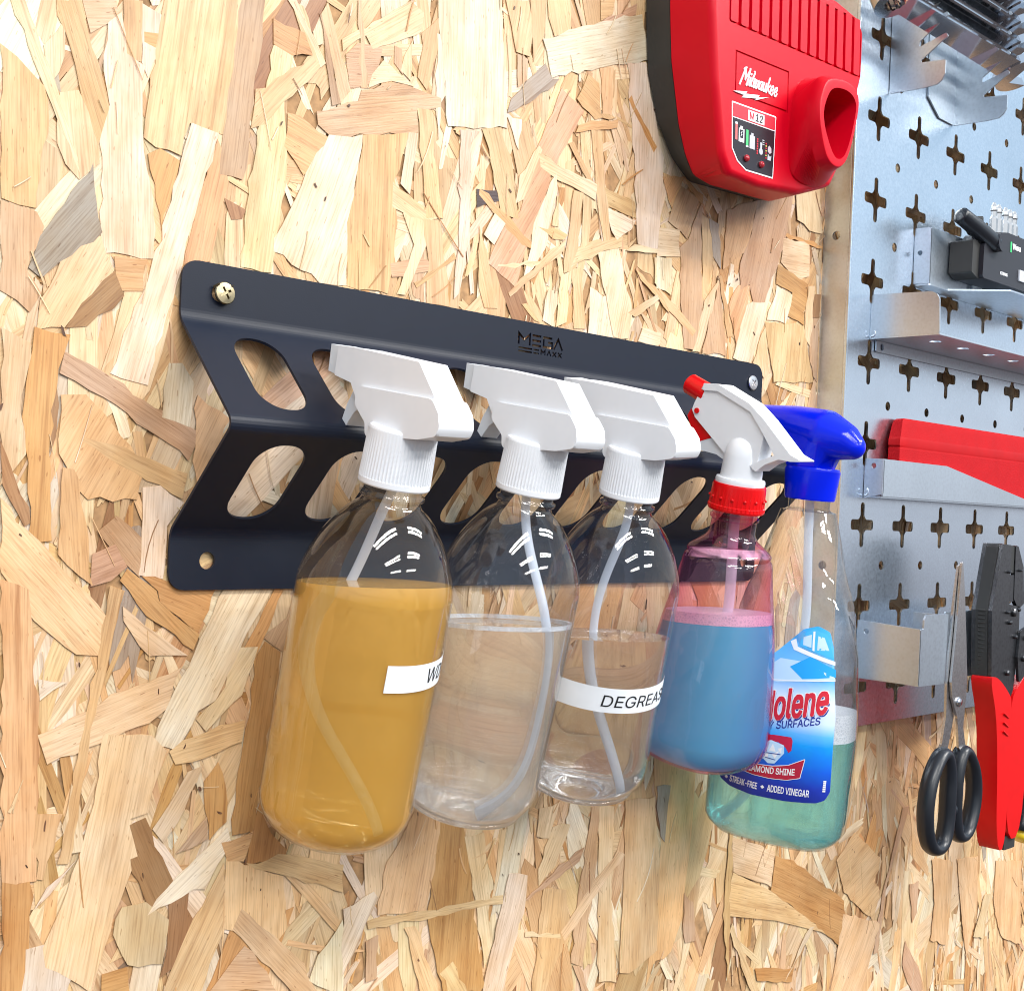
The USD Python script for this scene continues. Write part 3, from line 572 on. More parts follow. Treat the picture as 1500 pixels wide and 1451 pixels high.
for i, (key, streak, ang, pts) in enumerate(FLAKES):
    q = np.array(pts) / 1e4
    if not Polygon(q).is_valid: q = np.array(Polygon(q).buffer(0).convex_hull.exterior.coords)[:-1]
    if ang is None:
        r = np.array(Polygon(q).minimum_rotated_rectangle.exterior.coords); e = np.diff(r[:3], axis=0); e = e[np.argmax(np.linalg.norm(e, axis=1))]; a = math.atan2(e[1], e[0])
    else: a = math.radians(ang)
    y = -.00105 - i * 2.6e-6
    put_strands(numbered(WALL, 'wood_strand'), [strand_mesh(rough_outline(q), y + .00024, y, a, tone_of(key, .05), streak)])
# a few more single strands where the rack, the bottles and the panel stand before the board
for cx, cz in zip(rng.uniform(.0, .62, 86), rng.uniform(-.36, .02, 86)):
    ang = math.pi / 2 + rng.normal(0, .45)
    y = -.00085 - rng.random() * .00015
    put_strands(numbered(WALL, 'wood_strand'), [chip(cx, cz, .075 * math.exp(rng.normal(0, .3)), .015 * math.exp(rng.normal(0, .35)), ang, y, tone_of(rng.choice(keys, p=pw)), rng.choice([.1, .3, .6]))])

# ---------------------------------------------------------------- the folded black rack
RL, RH, H1, RD = .430, .14004, .025, .0466
rack = Thing('bottle_rack', 'black folded steel rack with two rows of oval holes holding five spray bottles', 'rack', (RL / 2, 0, -RH))
leg = math.hypot(RH / 2 - H1, RD - .002); S = [0, H1, H1 + leg, H1 + 2 * leg, 2 * H1 + 2 * leg]
sheet = rnd(box(0, 0, RL, S[4]), .0075)
holes = []
for k in range(10):
    x = .032 + .04075 * k
    for s0 in (H1 + .0088, H1 + leg + .0088):
        holes.append(rnd(affinity.skew(box(x - .0128, s0, x + .0128, s0 + .0452), 0, 0), .0118, 10))
for x in (.0185, RL - .0120): 
    for s in (.0126, S[4] - .0128): holes.append(Point(x, s).buffer(.0038, 12))
def stroke(pts, w=.0012): return LineString(pts).buffer(w / 2, cap_style='flat', join_style='mitre')
lx, lz = .2030, .0064    # cut-out emblem, in (x, distance below the top edge)
def sk(x, z, *q, w=.0012): return stroke([(lx + x + a, lz + z + b) for a, b in q], w)
e = .0062
holes += [sk(0, 0, (0, e), (0, .0004), (.0042, .0036), (.0084, .0004), (.0084, e), w=.0014)]
for z in (.0004, e / 2, e - .0005): holes.append(sk(.0103, 0, (.0, z), (.0068, z)))
holes += [sk(.0187, 0, (.0072, .0005), (.0005, .0005), (.0005, e - .0005), (.0072, e - .0005), (.0072, .0030), (.0040, .0030)), sk(.0272, 0, (0, e), (.0035, .0004), (.0070, e), w=.0014)]
for z in (.0080, .0098): holes += [sk(0, z, (0, 0), (.0104, 0), w=.0009), sk(.0116, z, (0, 0), (.0042, 0), w=.0008)]
for x, q in ((.0175, [(0, .0026), (0, 0), (.0015, .0014), (.003, 0), (.003, .0026)]), (.0222, [(0, .0026), (.0015, 0), (.003, .0026)]), (.0265, [(0, 0), (.003, .0026)]), (.0265, [(.003, 0), (0, .0026)]), (.0308, [(0, 0), (.003, .0026)]), (.0308, [(.003, 0), (0, .0026)])):
    holes.append(sk(x, .0076, *q, w=.00085))
sheet = sheet.difference(unary_union(holes))
TH = .0013
flat = cs(sheet).extrude(TH)
cuts = []
for s in S[1:4]: cuts += list(np.linspace(s - .0036, s + .0036, 7))
grid = flat
pieces, edges = [], [0] + sorted(cuts) + [S[4]]
for a, b in zip(edges[:-1], edges[1:]): pieces.append(flat.trim_by_plane([0, 1, 0], a).trim_by_plane([0, -1, 0], -b))
prof = []          # bend angles: the sheet runs down, turns out to the room, back, down again
a1 = math.atan2(RD - .002, RH / 2 - H1)
def dirn(s):
    t = [0, a1, -a1, 0]; q = 0.
    for k, s0 in enumerate(S[1:4]):
        u = np.clip((s - (s0 - .0036)) / .0072, 0, 1); q += (t[k + 1] - t[k]) * u
    return q
ss = np.linspace(0, S[4], 2400); ang = dirn(ss); yy = -.0021 - TH / 2 + np.r_[0, -np.cumsum(np.sin(ang[1:]) * np.diff(ss))]; zz = np.r_[0, -np.cumsum(np.cos(ang[1:]) * np.diff(ss))]
def bend(v):
    s = v[:, 1]; q = np.interp(s, ss, ang); y = np.interp(s, ss, yy); z = np.interp(s, ss, zz); h = v[:, 2] - TH / 2
    return np.c_[v[:, 0], y - h * np.cos(q), z + h * np.sin(q)]
v, f = cat([mapped(p, bend) for p in pieces])
tm = trimesh.Trimesh(v, f, process=False); tm.merge_vertices(digits_vertex=6)
fc = np.sort(tm.faces, 1); key = fc[:, 0].astype(np.int64) * 10**12 + fc[:, 1].astype(np.int64) * 10**6 + fc[:, 2]
# drop the inner seams between the strips (faces that lie in the cutting planes)
cut_n = np.abs(trimesh.Trimesh(np.vstack([vf(p)[0] for p in pieces]), f, process=False).face_normals[:, 1])
fs = np.vstack([vf(p)[0] for p in pieces])[f][:, :, 1]
seam = (np.ptp(fs, axis=1) < 1e-7) & np.isin(np.round(fs[:, 0], 6), np.round(cuts, 6))
rack.part('folded_sheet', (tm.vertices, tm.faces[~seam]), m_black, smooth=24)

def screw(name, label, x, z, y, r, m, tilt=0, turn=.3, burr=False):
    t = Thing(name, label, 'screw', (x, y, z), group=None)
    head = M_of(rev([(.0018, -.012), (.0018, -.0030), (r * .55, -.0018), (r, -.0002), (r, .0004), (r * .92, .0008), (r * .5, .0011), (.0004, .0012)], 40))
    c = Manifold.cube([r * 1.15, .0011, .003], True) + Manifold.cube([.0011, r * 1.15, .003], True)
    c = c.rotate([0, 0, math.degrees(turn)]).translate([0, 0, .0014])
    h = (head - c)
    if burr: h = h + Manifold.cube([.0030, .0010, .0004], True).rotate([20, -30, 35]).translate([-r * .9, r * .55, .0006]) + Manifold.cube([.0016, .0008, .0004], True).rotate([10, 40, 20]).translate([r * .75, r * .75, .0008])
    h = h.rotate([90 + tilt, 0, 0])
    t.part('head', h, m, smooth=25, local=True); return t
screw('screw', 'yellowish cross-head screw standing proud at the left end of the black rack', .0201, -.0125, -.0052, .0050, m_screw, tilt=-5, turn=.5, burr=True)
screw('screw', 'flat silver cross-head screw at the right end of the black rack', .4184, -.0126, -.0041, .0048, m_screw2, turn=.75)

# ---------------------------------------------------------------- spray bottles
def frame(x, y, z, th, n, phi=0.):
    u = np.array([n, -math.sin(th), math.cos(th)]); u /= np.linalg.norm(u)
    a = np.array([1., 0, 0]) - u[0] * u; a /= np.linalg.norm(a); b = np.cross(u, a)
    c, s = math.cos(phi), math.sin(phi); a, b = c * a + s * b, -s * a + c * b
    M = np.eye(4); M[:3, 0], M[:3, 1], M[:3, 2], M[:3, 3] = a, b, u, (x, y, z); return M
def head_slab(profile, w, bev, x0=0., r=None, steps=4):
    """profile in mm (out from the wall, up), in a bottle's own axes, 2w wide"""
    p = Polygon(np.array(profile) / 1000)
    if r: p = rnd(p, r)
    return aff(ext(p, 2 * w, bev, steps).translate([0, 0, -w]), [[0, 0, -1], [-1, 0, 0], [0, 1, 0]], (x0, 0, 0))
def water_cut(M, z):           # local plane of the horizontal liquid level
    n = M[:3, :3].T @ np.array([0, 0, 1.]); return n, z - M[2, 3]
def below(mani, M, z): n, o = water_cut(M, z); return mani.trim_by_plane((-n).tolist(), -float(o))
def above(mani, M, z): n, o = water_cut(M, z); return mani.trim_by_plane(n.tolist(), float(o))
BR, BHS, BL = .0339, .0455, .1593
def white_profile(d=0.):
    ex, rn, rb = 1.388, .0115, .0175
    out = [(.0001, -BL + .005 + d), (.010, -BL + .0045 + d), (.0165, -BL + .0012 + d), (.0195, -BL + d)]
    R = BR - d
    out += [(R - rb + rb * math.sin(t), -BL + d + rb - rb * math.cos(t)) for t in np.linspace(.12, math.pi / 2, 9)]
    out += [(R, -.12), (R, -.09), (R, -BHS)]
    for t in np.linspace(0.08, math.pi / 2, 18):
        c, s = math.cos(t) ** ex, math.sin(t) ** ex; r = rn + (R - rn) * c
        if r < .0132 - d: break
        out.append((r, -BHS + (BHS - .008) * s))
    z = out[-1][1]
    return out + [(.0126 - d, z + .0018), (.0126 - d, -.0062), (.0140 - d, -.0056), (.0140 - d, -.0040), (.0126 - d, -.0034), (.0126 - d, 0)]
def wrap_patch(a0, a1, z0, z1, R, skew=0., th=.00012):
    """a strip of tape round the bottle from angle a0 to a1 (degrees)"""
    n = 40; a = np.radians(np.linspace(a0, a1, n)); V = []
    for r in (R + th, R):
        for z in (z0, z1): V.append(np.stack([r * np.cos(a), r * np.sin(a), z + skew * (a - a[0])], 1))
    v = np.stack(V, 1).reshape(-1, 3); i = np.arange(n - 1) * 4; f = []
    for p, q in ((0, 1), (1, 3), (3, 2), (2, 0)): f += [np.stack([i + p, i + q, i + 4 + q], 1), np.stack([i + p, i + 4 + q, i + 4 + p], 1)]
    f += [np.array([[0, 2, 3], [0, 3, 1]]), np.array([[0, 3, 2], [0, 1, 3]]) + 4 * (n - 1)]
    return v, np.vstack(f)
def wrap_text(text, h, a0, zc, R, bold=False, sx=1., slant=0., skew=0., sa=0.):
    (v, f), w = letters(text, h, .00012, bold, sx, slant)
    a = math.radians(a0) + v[:, 0] / R; r = R + v[:, 2]
    return np.c_[r * np.cos(a), r * np.sin(a), zc - h / 2 + v[:, 1] + skew * (a - math.radians(sa))], f
WHEAD = [(-44.5, 50.6), (-33, 51.6), (11, 53.4), (25.2, 40.8), (30.2, 36.4), (32.2, 31), (31, 27), (20.5, 23.4), (11, 21.6), (9.5, 17), (-13.5, 17), (-14.8, 22.5), (-24, 28.4), (-31.5, 36.6), (-44, 37.6)]
LOWER = [(-24.5, 36.6), (25, 40.8), (30.2, 36.2), (32.4, 31), (31, 26.8), (20.5, 23.2), (11, 21.6), (9.5, 17), (-13.5, 17), (-14.8, 22.5), (-24, 28.6)]
def white_bottle(label, pose, zliq, lmat, straw, extra=None):
    M = frame(*pose); t = Thing('spray_bottle', label, 'spray bottle', mat=M)
    body = t.part('clear_body', rev(white_profile(), 96), m_clear, True, local=True)
    inner = M_of(rev(white_profile(.0006), 96))
    t.part('liquid', below(inner, M, zliq), lmat, 35, local=True)
    a_ = np.linspace(0, 2 * np.pi, 13)[:-1]
    if lmat is not m_amber: t.part('thick_base', rev([(.0182 + .0001, -BL + .0012)] + [(.0235 + .0046 * math.cos(q), -BL + .0030 + .0022 * math.sin(q)) for q in np.linspace(-2.4, 2.4, 11)] + [(.0182, -BL + .0030)], 72), m_glass, True, local=True)
    if extra is not None:      # a froth ring on the level
        t.part('froth', (above(below(inner, M, zliq + extra), M, zliq + .0002)) - above(below(M_of(rev(white_profile(.0022), 96)), M, zliq + extra + .001), M, zliq - .001), m_froth, 35, local=True)
    t.part('dip_tube', tube(spline(np.array(straw) / 1000, 60), .0022, 12), m_straw, True, local=True)
    rib = lambda a, z: 1 + (.022 * np.sign(np.sin(a * 60)) * (np.abs(np.sin(a * 60)) > .15) if .0022 < z < .0225 else 0)
    cap = [(.0105, -.0006), (.0150, -.0006), (.0154, 0), (.0154, .0020), (.0151, .0024), (.0148, .0226), (.0143, .0236), (.0135, .0240), (.0075, .0240)]
    t.part('screw_cap', rev(cap, 360, rib), m_white, 25, local=True)
    t.part('spray_head', head_slab(WHEAD, .0076, .0014, r=.0008) + head_slab(LOWER, .0094, .0050, r=.0030, steps=6), m_white, 32, local=True)
    t.part('nozzle', head_slab([(-51.2, 50.2), (-44.3, 50.4), (-44.0, 37.9), (-50.2, 38.4)], .0066, .0007), m_white_dull, 30, local=True)
    t.part('trigger', head_slab([(-24.5, 37), (-30, 37), (-34.5, 27), (-37, 17), (-34, 15.5), (-29, 24), (-22, 30)], .0052, .0012, r=.0008), m_white_dull, 30, local=True)
    return t, M, body
b1 = (.0637, -.0737, -.0924, .2303, -.0149); b2 = (.1446, -.0732, -.0921, .2314, -.0100); b3 = (.2161, -.0741, -.0917, .2347, -.0788)
t, M, body = white_bottle('clear spray bottle full of cloudy amber liquid under a white trigger head', b1, -.1350, m_amber, [(0, -3, 4), (0, 3, -10), (0, 15.5, -45), (-3, 19, -62), (-4, 19, -82), (-4, 12, -102), (-2, 0, -118), (0, -14, -132), (2, -27, -146)])
lab = t.part('name_label', wrap_patch(-111, -28, -.0806, -.0688, BR + .0001), m_tape, True, local=True)
t.part('lettering', wrap_text('WD', .0064, -76, -.0745, BR + .00025, slant=.18, sx=1.05), m_inkblack, 30, parent=lab, local=True)
t, M, body = white_bottle('clear spray bottle a bit over half full of faintly hazy water, no label', b2, -.1562, m_hazy, [(0, 0, 4), (0, -1, -9), (0, -11.6, -30.5), (0, -24, -48), (2, -29, -62), (6, -29, -100), (4, -26, -130), (-6, -14, -151)], extra=.0022)
t, M, body = white_bottle('clear spray bottle with a white DEGREASER strip label round clear liquid', b3, -.1640, m_water, [(0, 0, 4), (0, -2, -10), (0, 4.7, -40), (0, 8.5, -66), (0, 4, -93), (0, -6, -117), (0, -17, -135), (2, -24, -150)])
lab = t.part('name_label', wrap_patch(-196, -30, -.1036, -.0908, BR + .0001), m_tape, True, local=True)
t.part('lettering', wrap_text('DEGREASER', .0060, -134.5, -.0975, BR + .00025, slant=.16, sx=1.16), m_inkblack, 30, parent=lab, local=True)

# pink bottle with blue liquid
M = frame(.3157, -.0685, -.0963, .1804, -.0599)
t = Thing('spray_bottle', 'pink tinted spray bottle of blue liquid with red and white trigger head', 'spray bottle', mat=M)
def pink_rings(d=0.):
    Lb, R1, R2, hs = .1456, .0243, .0377, .0300
    out = [(-Lb + .004 + d, .010, .010, 1), (-Lb + .0012 + d, .016, .016, .95), (-Lb + d, .0225 - d, .0225 - d, .9)]
    for tt in np.linspace(.25, math.pi / 2, 7):
        rb, q = .0159, .0105; out.append((-Lb + d + rb - rb * math.cos(tt), R2 - q + q * math.sin(tt) - d, R2 - q + q * math.sin(tt) - d, .86))
    for k in np.linspace(.1, 1, 14):
        z = (-Lb + .016) * (1 - k) + (-hs) * k; r = R2 * (1 - k) + R1 * k + .0018 * math.sin(math.pi * k) - d; out.append((z, r, r, .86))
    out += [(-.0272, .0236 - d, .0236 - d, .88), (-.0262, .0226 - d, .0226 - d, .9), (-.0240, .0232 - d, .0232 - d, .9), (-.0222, .0220 - d, .0220 - d, .92), (-.0165, .0150 - d, .0150 - d, 1), (-.0130, .0128 - d, .0128 - d, 1), (-.006, .0126 - d, .0126 - d, 1), (-.005, .0138 - d, .0138 - d, 1), (-.0035, .0138 - d, .0138 - d, 1), (-.0025, .0126 - d, .0126 - d, 1), (0, .0126 - d, .0126 - d, 1)]
    return out
v, f = loft(pink_rings(), 96)
a = np.arctan2(v[:, 1], v[:, 0]); k = np.clip(1 - np.abs(v[:, 2] + .047) / .017, 0, 1)
v[:, :2] *= (1 - .05 * k * (.5 + .5 * np.cos(6 * a)) ** 3)[:, None]      # pressed grip dents below the shoulder
t.part('pink_body', (v, f), m_pink, 50, local=True)
t.part('neck_plug', rev([(.0088, -.0215), (.0102, -.0210), (.0104, -.0010), (.0092, 0)], 48), m_pink, True, local=True)  # inner sleeve added to deepen the pink tint seen through the neck
inner = M_of(loft(pink_rings(.0012), 96))
ZL = -.1605
t.part('liquid', below(inner, M, ZL), m_bluel, 35, local=True)
fv = above(below(inner, M, ZL + .0062), M, ZL + .0001)
t.part('foam', fv, m_foam, 35, local=True)
hi = above(below(inner, M, -.1185), M, -.1235) - above(below(M_of(loft(pink_rings(.0028), 96)), M, -.117), M, -.125)
t.part('foam', hi, m_froth, 35, local=True, label='ring of froth clinging to the shoulder')
t.part('dip_tube', tube(spline(np.array([(0, 0, 4), (1, -1, -20), (2, -4, -62), (6, 4, -100), (10, 10, -138)]) / 1000, 40), .0030, 12), m_straw, True, local=True)
def cap_mod(a, z): return 1 + (.02 * (np.sin(a * 40) > .2) if .002 < z < .0135 else 0)
col = t.part('collar', rev([(.0100, -.0004), (.0155, -.0004), (.0160, .0006), (.0158, .0026), (.0153, .0030), (.0150, .0135), (.0144, .0150), (.0100, .0152)], 320, cap_mod), m_redgloss, 25, local=True)
t.part('collar_bead', cat([rev([(.0002, -.0006), (.0006, -.0004), (.0008, 0), (.0006, .0004), (.0002, .0006)], 8)[0:2] and mapped(rev([(.0002, -.0009), (.0008, -.0004), (.0009, 0), (.0008, .0004), (.0002, .0009)], 8), lambda v, q=q: v + [.0155 * math.cos(q), .0155 * math.sin(q), .0070]) for q in np.arange(14) * 2 * math.pi / 14]), m_redgloss, True, parent=col, local=True)
neck = M_of(rev([(.0010, .0150), (.0138, .0150), (.0140, .0166), (.0136, .0180), (.0117, .0184), (.0112, .0300), (.0104, .0345), (.0086, .0385), (.0052, .0410), (.0005, .0418)], 48))
plate = head_slab([(-31, 66.5), (-20, 67.2), (2, 59.8), (13.6, 51.5), (14.5, 43), (13, 28), (10, 24), (-8, 24), (-9, 30), (-34, 47), (-36.8, 51), (-35.8, 55)], .0056, .0010, r=.0006)
fin = head_slab([(-30.5, 66.9), (-20, 67.6), (2.5, 60.4), (13.7, 53.3), (33.9, 37.6), (42.2, 35.2), (34.5, 33.9), (27, 33.7), (19, 29.4), (13.4, 24.5), (9, 27), (16.6, 31.6), (23.8, 35.3), (14.6, 45.6), (4, 56), (-20, 63.8), (-30.5, 63)], .0066, .0009, r=.0004)
t.part('spray_head', neck + plate + fin, m_white, 32, local=True)
nz = rev([(.0005, -.0005), (.0052, -.0005), (.0062, .0006), (.0060, .0150), (.0052, .0158), (.0005, .0158)], 40)
def nozzle_at(v):
    d = np.array([0, 16., -4.2]); d = -np.array([0, d[1], -d[2]]) / np.linalg.norm(d)     # runs out of the head towards the wall, tilted up
    return v
ax = np.array([0, .957, .29]); sx_ = np.array([1., 0, 0]); oy = np.cross(ax, sx_)
t.part('nozzle', mapped(nz, lambda v: np.outer(v[:, 0], sx_) + np.outer(v[:, 1], oy) + np.outer(v[:, 2], ax) + [0, .0305, .0602]), m_redgloss, 30, local=True)
t.part('nozzle_collar', mapped(rev([(.0005, -.001), (.0056, -.001), (.0058, .0022), (.0005, .0024)], 32), lambda v: np.outer(v[:, 0], sx_) + np.outer(v[:, 1], oy) + np.outer(v[:, 2], ax) + [0, .0288, .0597]), m_white, 30, local=True)
t.part('trigger', head_slab([(-33, 52), (-38.5, 51), (-40.5, 47), (-36, 40), (-29.4, 33.6), (-21, 37.4), (-26, 44)], .0044, .0008, r=.0006), m_redgloss, 30, local=True)
t.part('piston', head_slab([(-29.4, 33.8), (-27.6, 29), (-16, 28.6), (-9, 26), (-6, 31), (-20, 37.5)], .0042, .0014, r=.0008), m_white_dull, 30, local=True)
t.part('pivot_pin', mapped(rev([(.0002, -.0064), (.0016, -.0064), (.0016, .0064), (.0002, .0064)], 20), lambda v: np.c_[v[:, 2], v[:, 0] + .0330, v[:, 1] + .0508]), m_redgloss, 30, local=True)

# oval bottle of window cleaner
PHI = math.radians(18)
M = frame(.3826, -.0735, -.0875, .083, -.010, PHI)
t = Thing('spray_bottle', 'clear oval spray bottle of turquoise cleaner with blue head and printed label', 'spray bottle', mat=M)
from scipy.interpolate import PchipInterpolator
fx = PchipInterpolator([0, .010, .020, .04, .09, .147, .195, .2045], [.0136, .0150, .0165, .0185, .0255, .0296, .0292, .0215])
fy = PchipInterpolator([0, .010, .020, .04, .09, .147, .195, .2045], [.0136, .0172, .0200, .0255, .0375, .0421, .0415, .0335])
def oval_rings(d=0.):
    out = [(-.2045 + .004 + d, .008, .014, .9), (-.2045 + .0015 + d, .015, .026, .85)]
    for h in np.r_[.2045, .2035, .2018, .199, .195, np.linspace(.188, .012, 30), .009, .0075]:
        e = .72 + .28 * np.clip((.06 - h) / .05, 0, 1); out.append((-h + (d if h > .203 else 0), fx(h) - d, fy(h) - d, e))
    return out + [(-.0070, .0138 - d, .0138 - d, 1), (-.006, .0123 - d, .0123 - d, 1), (-.0035, .0123 - d, .0123 - d, 1), (0, .0123 - d, .0123 - d, 1)]
v, f = loft(oval_rings(), 112)
rip = np.exp(-((v[:, 2] + .060) / .030) ** 2)
a = np.arctan2(v[:, 1] / .042, v[:, 0] / .03)
v[:, :2] *= (1 + rip * (.034 * np.sin(v[:, 2] * 520) * np.exp(-((np.abs(a) - math.pi / 2) / .55) ** 2) + .030 * np.sin(6 * a + v[:, 2] * 160)))[:, None]    # moulded finger ripples
body = t.part('clear_body', (v, f), m_clear2, 50, local=True)
inner = M_of(loft(oval_rings(.0007), 112))
ZT = -.2290
t.part('liquid', below(inner, M, ZT), m_teal, 35, local=True)
t.part('foam', above(below(inner, M, ZT + .0165), M, ZT + .0001), m_foam, 35, local=True)
t.part('dip_tube', tube(spline(np.array([(0, 0, 4), (0, -1, -12), (1, -3, -40), (2, -5, -76), (0, 2, -130), (-4, 18, -183), (-2, 32, -199)]) / 1000, 60), .0027, 12), m_straw, True, local=True)
Mh = frame(.3826, -.0735, -.0875, .083, -.010)
R_ = M[:3, :3].T @ Mh[:3, :3]       # the head looks straight at the wall
turn = lambda mesh: mapped(mesh, lambda v: v @ R_.T)
BH = [(-46, 53.0), (-8, 54.0), (5, 51.4), (17, 46.2), (26.5, 39.6), (31.6, 33.2), (31.0, 29.0), (26, 26.6), (14.6, 24.4), (12.4, 21.2), (12.6, 17), (-16.6, 17), (-17.6, 22), (-25, 36), (-46, 40)]
ball = lambda b, a, r, x=0.: Manifold.sphere(r, 40).translate([x, -b / 1000, a / 1000])
hull = lambda *q: Manifold.batch_hull(list(q))
hd = hull(ball(5, 38.2, .0150), ball(25.0, 32.8, .0074), ball(18, 36.2, .0105)) + hull(ball(5, 38.2, .0150), ball(-14, 41.5, .0128), ball(-40, 45.5, .0080)) \
    + hull(ball(5, 37.5, .0142), ball(-12, 39, .0128), *[ball(b, 20, .0030, x) for b, x in ((9.5, 0), (-12.5, 0), (-2, .0112), (-2, -.0112), (6.5, .0085), (6.5, -.0085), (-10, .0085), (-10, -.0085))])
t.part('spray_head', turn(hd), m_blue, 60, local=True)
t.part('collar', turn(loft([(-.0006, .0110, .0110, 1), (-.0006, .0140, .0142, .95), (.0006, .0144, .0147, .95), (.0165, .0146, .0164, .9), (.0185, .0138, .0156, .9), (.0190, .009, .009, 1)], 80)), m_blue, 35, local=True)
# printed label, wrapped over the broad side that looks to the left
def ov(b, a, lift=.00025):
    """label coordinates (out, up) in mm -> a point on the broad face"""
    h = np.clip(-np.asarray(a) / 1000, .001, .204); y = -np.asarray(b) / 1000
    X, Y = fx(h), fy(h); e = .72; q = np.clip(np.abs(y) / Y, 0, .9999) ** (1 / e)
    x = X * np.sqrt(np.maximum(1 - q ** 2, 0)) ** (2 * .5 * 2 * e / 2)
    return np.c_[-x - lift, y, -h]
def label_layer(poly, lift, step=.004):
    """a flat print shape laid on the bottle's face; poly in mm"""
    c = cs(affinity.scale(poly, .001, .001, origin=(0, 0))).extrude(.00006).refine_to_length(step)
    return mapped(c, lambda v: ov(v[:, 0] * 1000, v[:, 1] * 1000, lift + v[:, 2]))
def label_text(text, h, b, a, lift, bold=False, sx=1., slant=0., arc=None, rise=0.):
    (v, f), w = letters(text, h, .00006, bold, sx, slant)
    bb, aa = b + v[:, 0], a + v[:, 1] + rise * v[:, 0]
    if arc: aa = aa + arc * ((v[:, 0] - w / 2) / w * 2) ** 2
    return ov(bb, aa, lift + v[:, 2]), f
m_label = usdkit.material(stage, L + 'printed_label', {
    'u': ('attribute', {'attribute': 'st'}), 's': ('separate_xyz', {}), 'q': ('map_range', {'from_min': -.176, 'from_max': -.072, 'to_min': 0., 'to_max': 1.}),
    'r': ('rgb_ramp', {'ramp': [(0., (.008, .018, .20)), (.10, (.010, .030, .34)), (.20, (.006, .10, .62)), (.34, (.004, .28, .80)), (.40, (.10, .42, .85)), (.47, (.55, .68, .88)), (.60, (.62, .74, .90)), (.70, (.12, .42, .82)), (.74, (.20, .50, .84)), (1., (.02, .36, .80))]}),
    'n': ('noise_texture', {'scale': 90.}), 'm': ('mix', {'mix_type': 'soft_light', 'fac': .25}), 'p': ('principled_bsdf', {'roughness': .32})},
    [('u.vector', 's.vector'), ('s.y', 'q.value'), ('q.result', 'r.fac'), ('u.vector', 'n.vector'), ('r.color', 'm.color1'), ('n.color', 'm.color2'), ('m.color', 'p.base_color')], surface='p.BSDF')
lp = rnd(P((34.0, -122), (35.6, -166), (33.5, -171), (29, -173), (11.5, -174.6), (-8, -175), (-21.7, -173), (-28.5, -170), (-31.5, -164), (-32, -140), (-31, -118), (-16, -101), (-2, -88.8), (11, -74.6), (18.9, -71.8), (25.5, -74.6), (28.5, -83.5)), 3)
c = cs(affinity.scale(lp, .001, .001, origin=(0, 0))).extrude(.00005).refine_to_length(.004); v, f = vf(c)
lab = t.part('printed_label', (ov(v[:, 0] * 1000, v[:, 1] * 1000, .00022 + v[:, 2]), f), m_label, True, local=True, uv=np.c_[v[:, 0], v[:, 1]])
def ink(name, poly, m, lift): t.part(name, label_layer(poly, lift), m, True, parent=lab, local=True)
m_sky = mat('print_sky_blue', (.05, .42, .82), .4); m_pale = mat('print_pale_blue', (.50, .68, .86), .4); m_cyan = mat('print_cyan', (.01, .34, .78), .4)
ink('print', P((-13, -104.5), (0, -93), (17, -93), (31, -100), (31.5, -101.2), (0, -107), (-16, -107)), m_pale, .00030)
ink('print', P((6, -97), (17, -89.5), (31, -95.5), (31.5, -99.8), (14, -103)), m_cyan, .00034)
ink('print', P((4.5, -82.5), (7.5, -80.5), (9, -85), (30.2, -91.0), (30.4, -93.2), (7, -87)), m_inkwhite, .00037)
ink('print', P((10, -77.5), (17, -74), (24, -76), (27.5, -84), (29.5, -90), (10, -84.3)), m_sky, .00034)
ink('print', P((16.5, -75.2), (17.6, -75.0), (18.6, -86.2), (17.4, -86.0)), m_inkwhite, .00037)
ink('print', P((11.5, -79), (16, -77), (16.6, -84.5), (11.8, -83.5)), m_pale, .00037); ink('print', P((19.5, -77.4), (23, -78), (26.4, -85), (20, -85.6)), m_pale, .00037)
ink('print', P((-16, -107.6), (31.6, -101.4), (31.6, -102.0), (-16, -108.2)), m_inkwhite, .00036)
def words(text, h, b, a, m, lift, **k):
    (v, f), w = letters(text, h / 1000, .00005, k.pop('bold', True), k.pop('sx', 1.), k.pop('slant', 0.)); v = v.copy()
    width, rise, arc, grow = k.get('width'), k.get('rise', 0.), k.get('arc', 0.), k.get('fat', 0.)
    u = v[:, 0] / w
    if width: v[:, 0] = u * width / 1000
    bb = b + v[:, 0] * 1000; aa = a + v[:, 1] * 1000 + rise * v[:, 0] * 1000 + arc * (2 * u - 1) ** 2
    t.part('lettering', (ov(bb, aa, lift + v[:, 2]), f), m, 30, parent=lab, local=True)
for db, da, m, lift in ((.8, -1.0, m_inknavy, .00030), (.5, -.9, m_inknavy, .00031), (.62, .45, m_inkwhite, .00034), (-.6, -.5, m_inkwhite, .00035), (-.6, .4, m_inkwhite, .00036), (.3, .3, m_inkwhite, .00037), (.25, -.3, m_inkwhite, .00038), (-.25, -.25, m_inkwhite, .00039), (.28, 0, m_inkred, .00046), (-.2, .1, m_inkred, .00050), (.05, -.25, m_inkred, .00054)):
    words('Windolene', 16.6, -28.0 + db, -136.6 + da, m, lift, width=57.6, rise=.285)
words('SHINY SURFACES', 4.3, -14.0, -138.3, m_inknavy, .00034, width=40.8, rise=.27)
ink('print', P((-6, -139), (2, -137.4), (12, -137.0), (13, -139), (13, -144.5), (11.5, -146.3), (9.5, -143.5), (5, -141.2), (-5, -141.8)), mat('print_crimson', (.50, .01, .05), .4), .00034)
ink('print', P((-6, -150), (-3.5, -141.5), (1, -140.8), (8.5, -142.4), (9, -147), (4, -154), (0, -154.5)), m_pale, .00038)
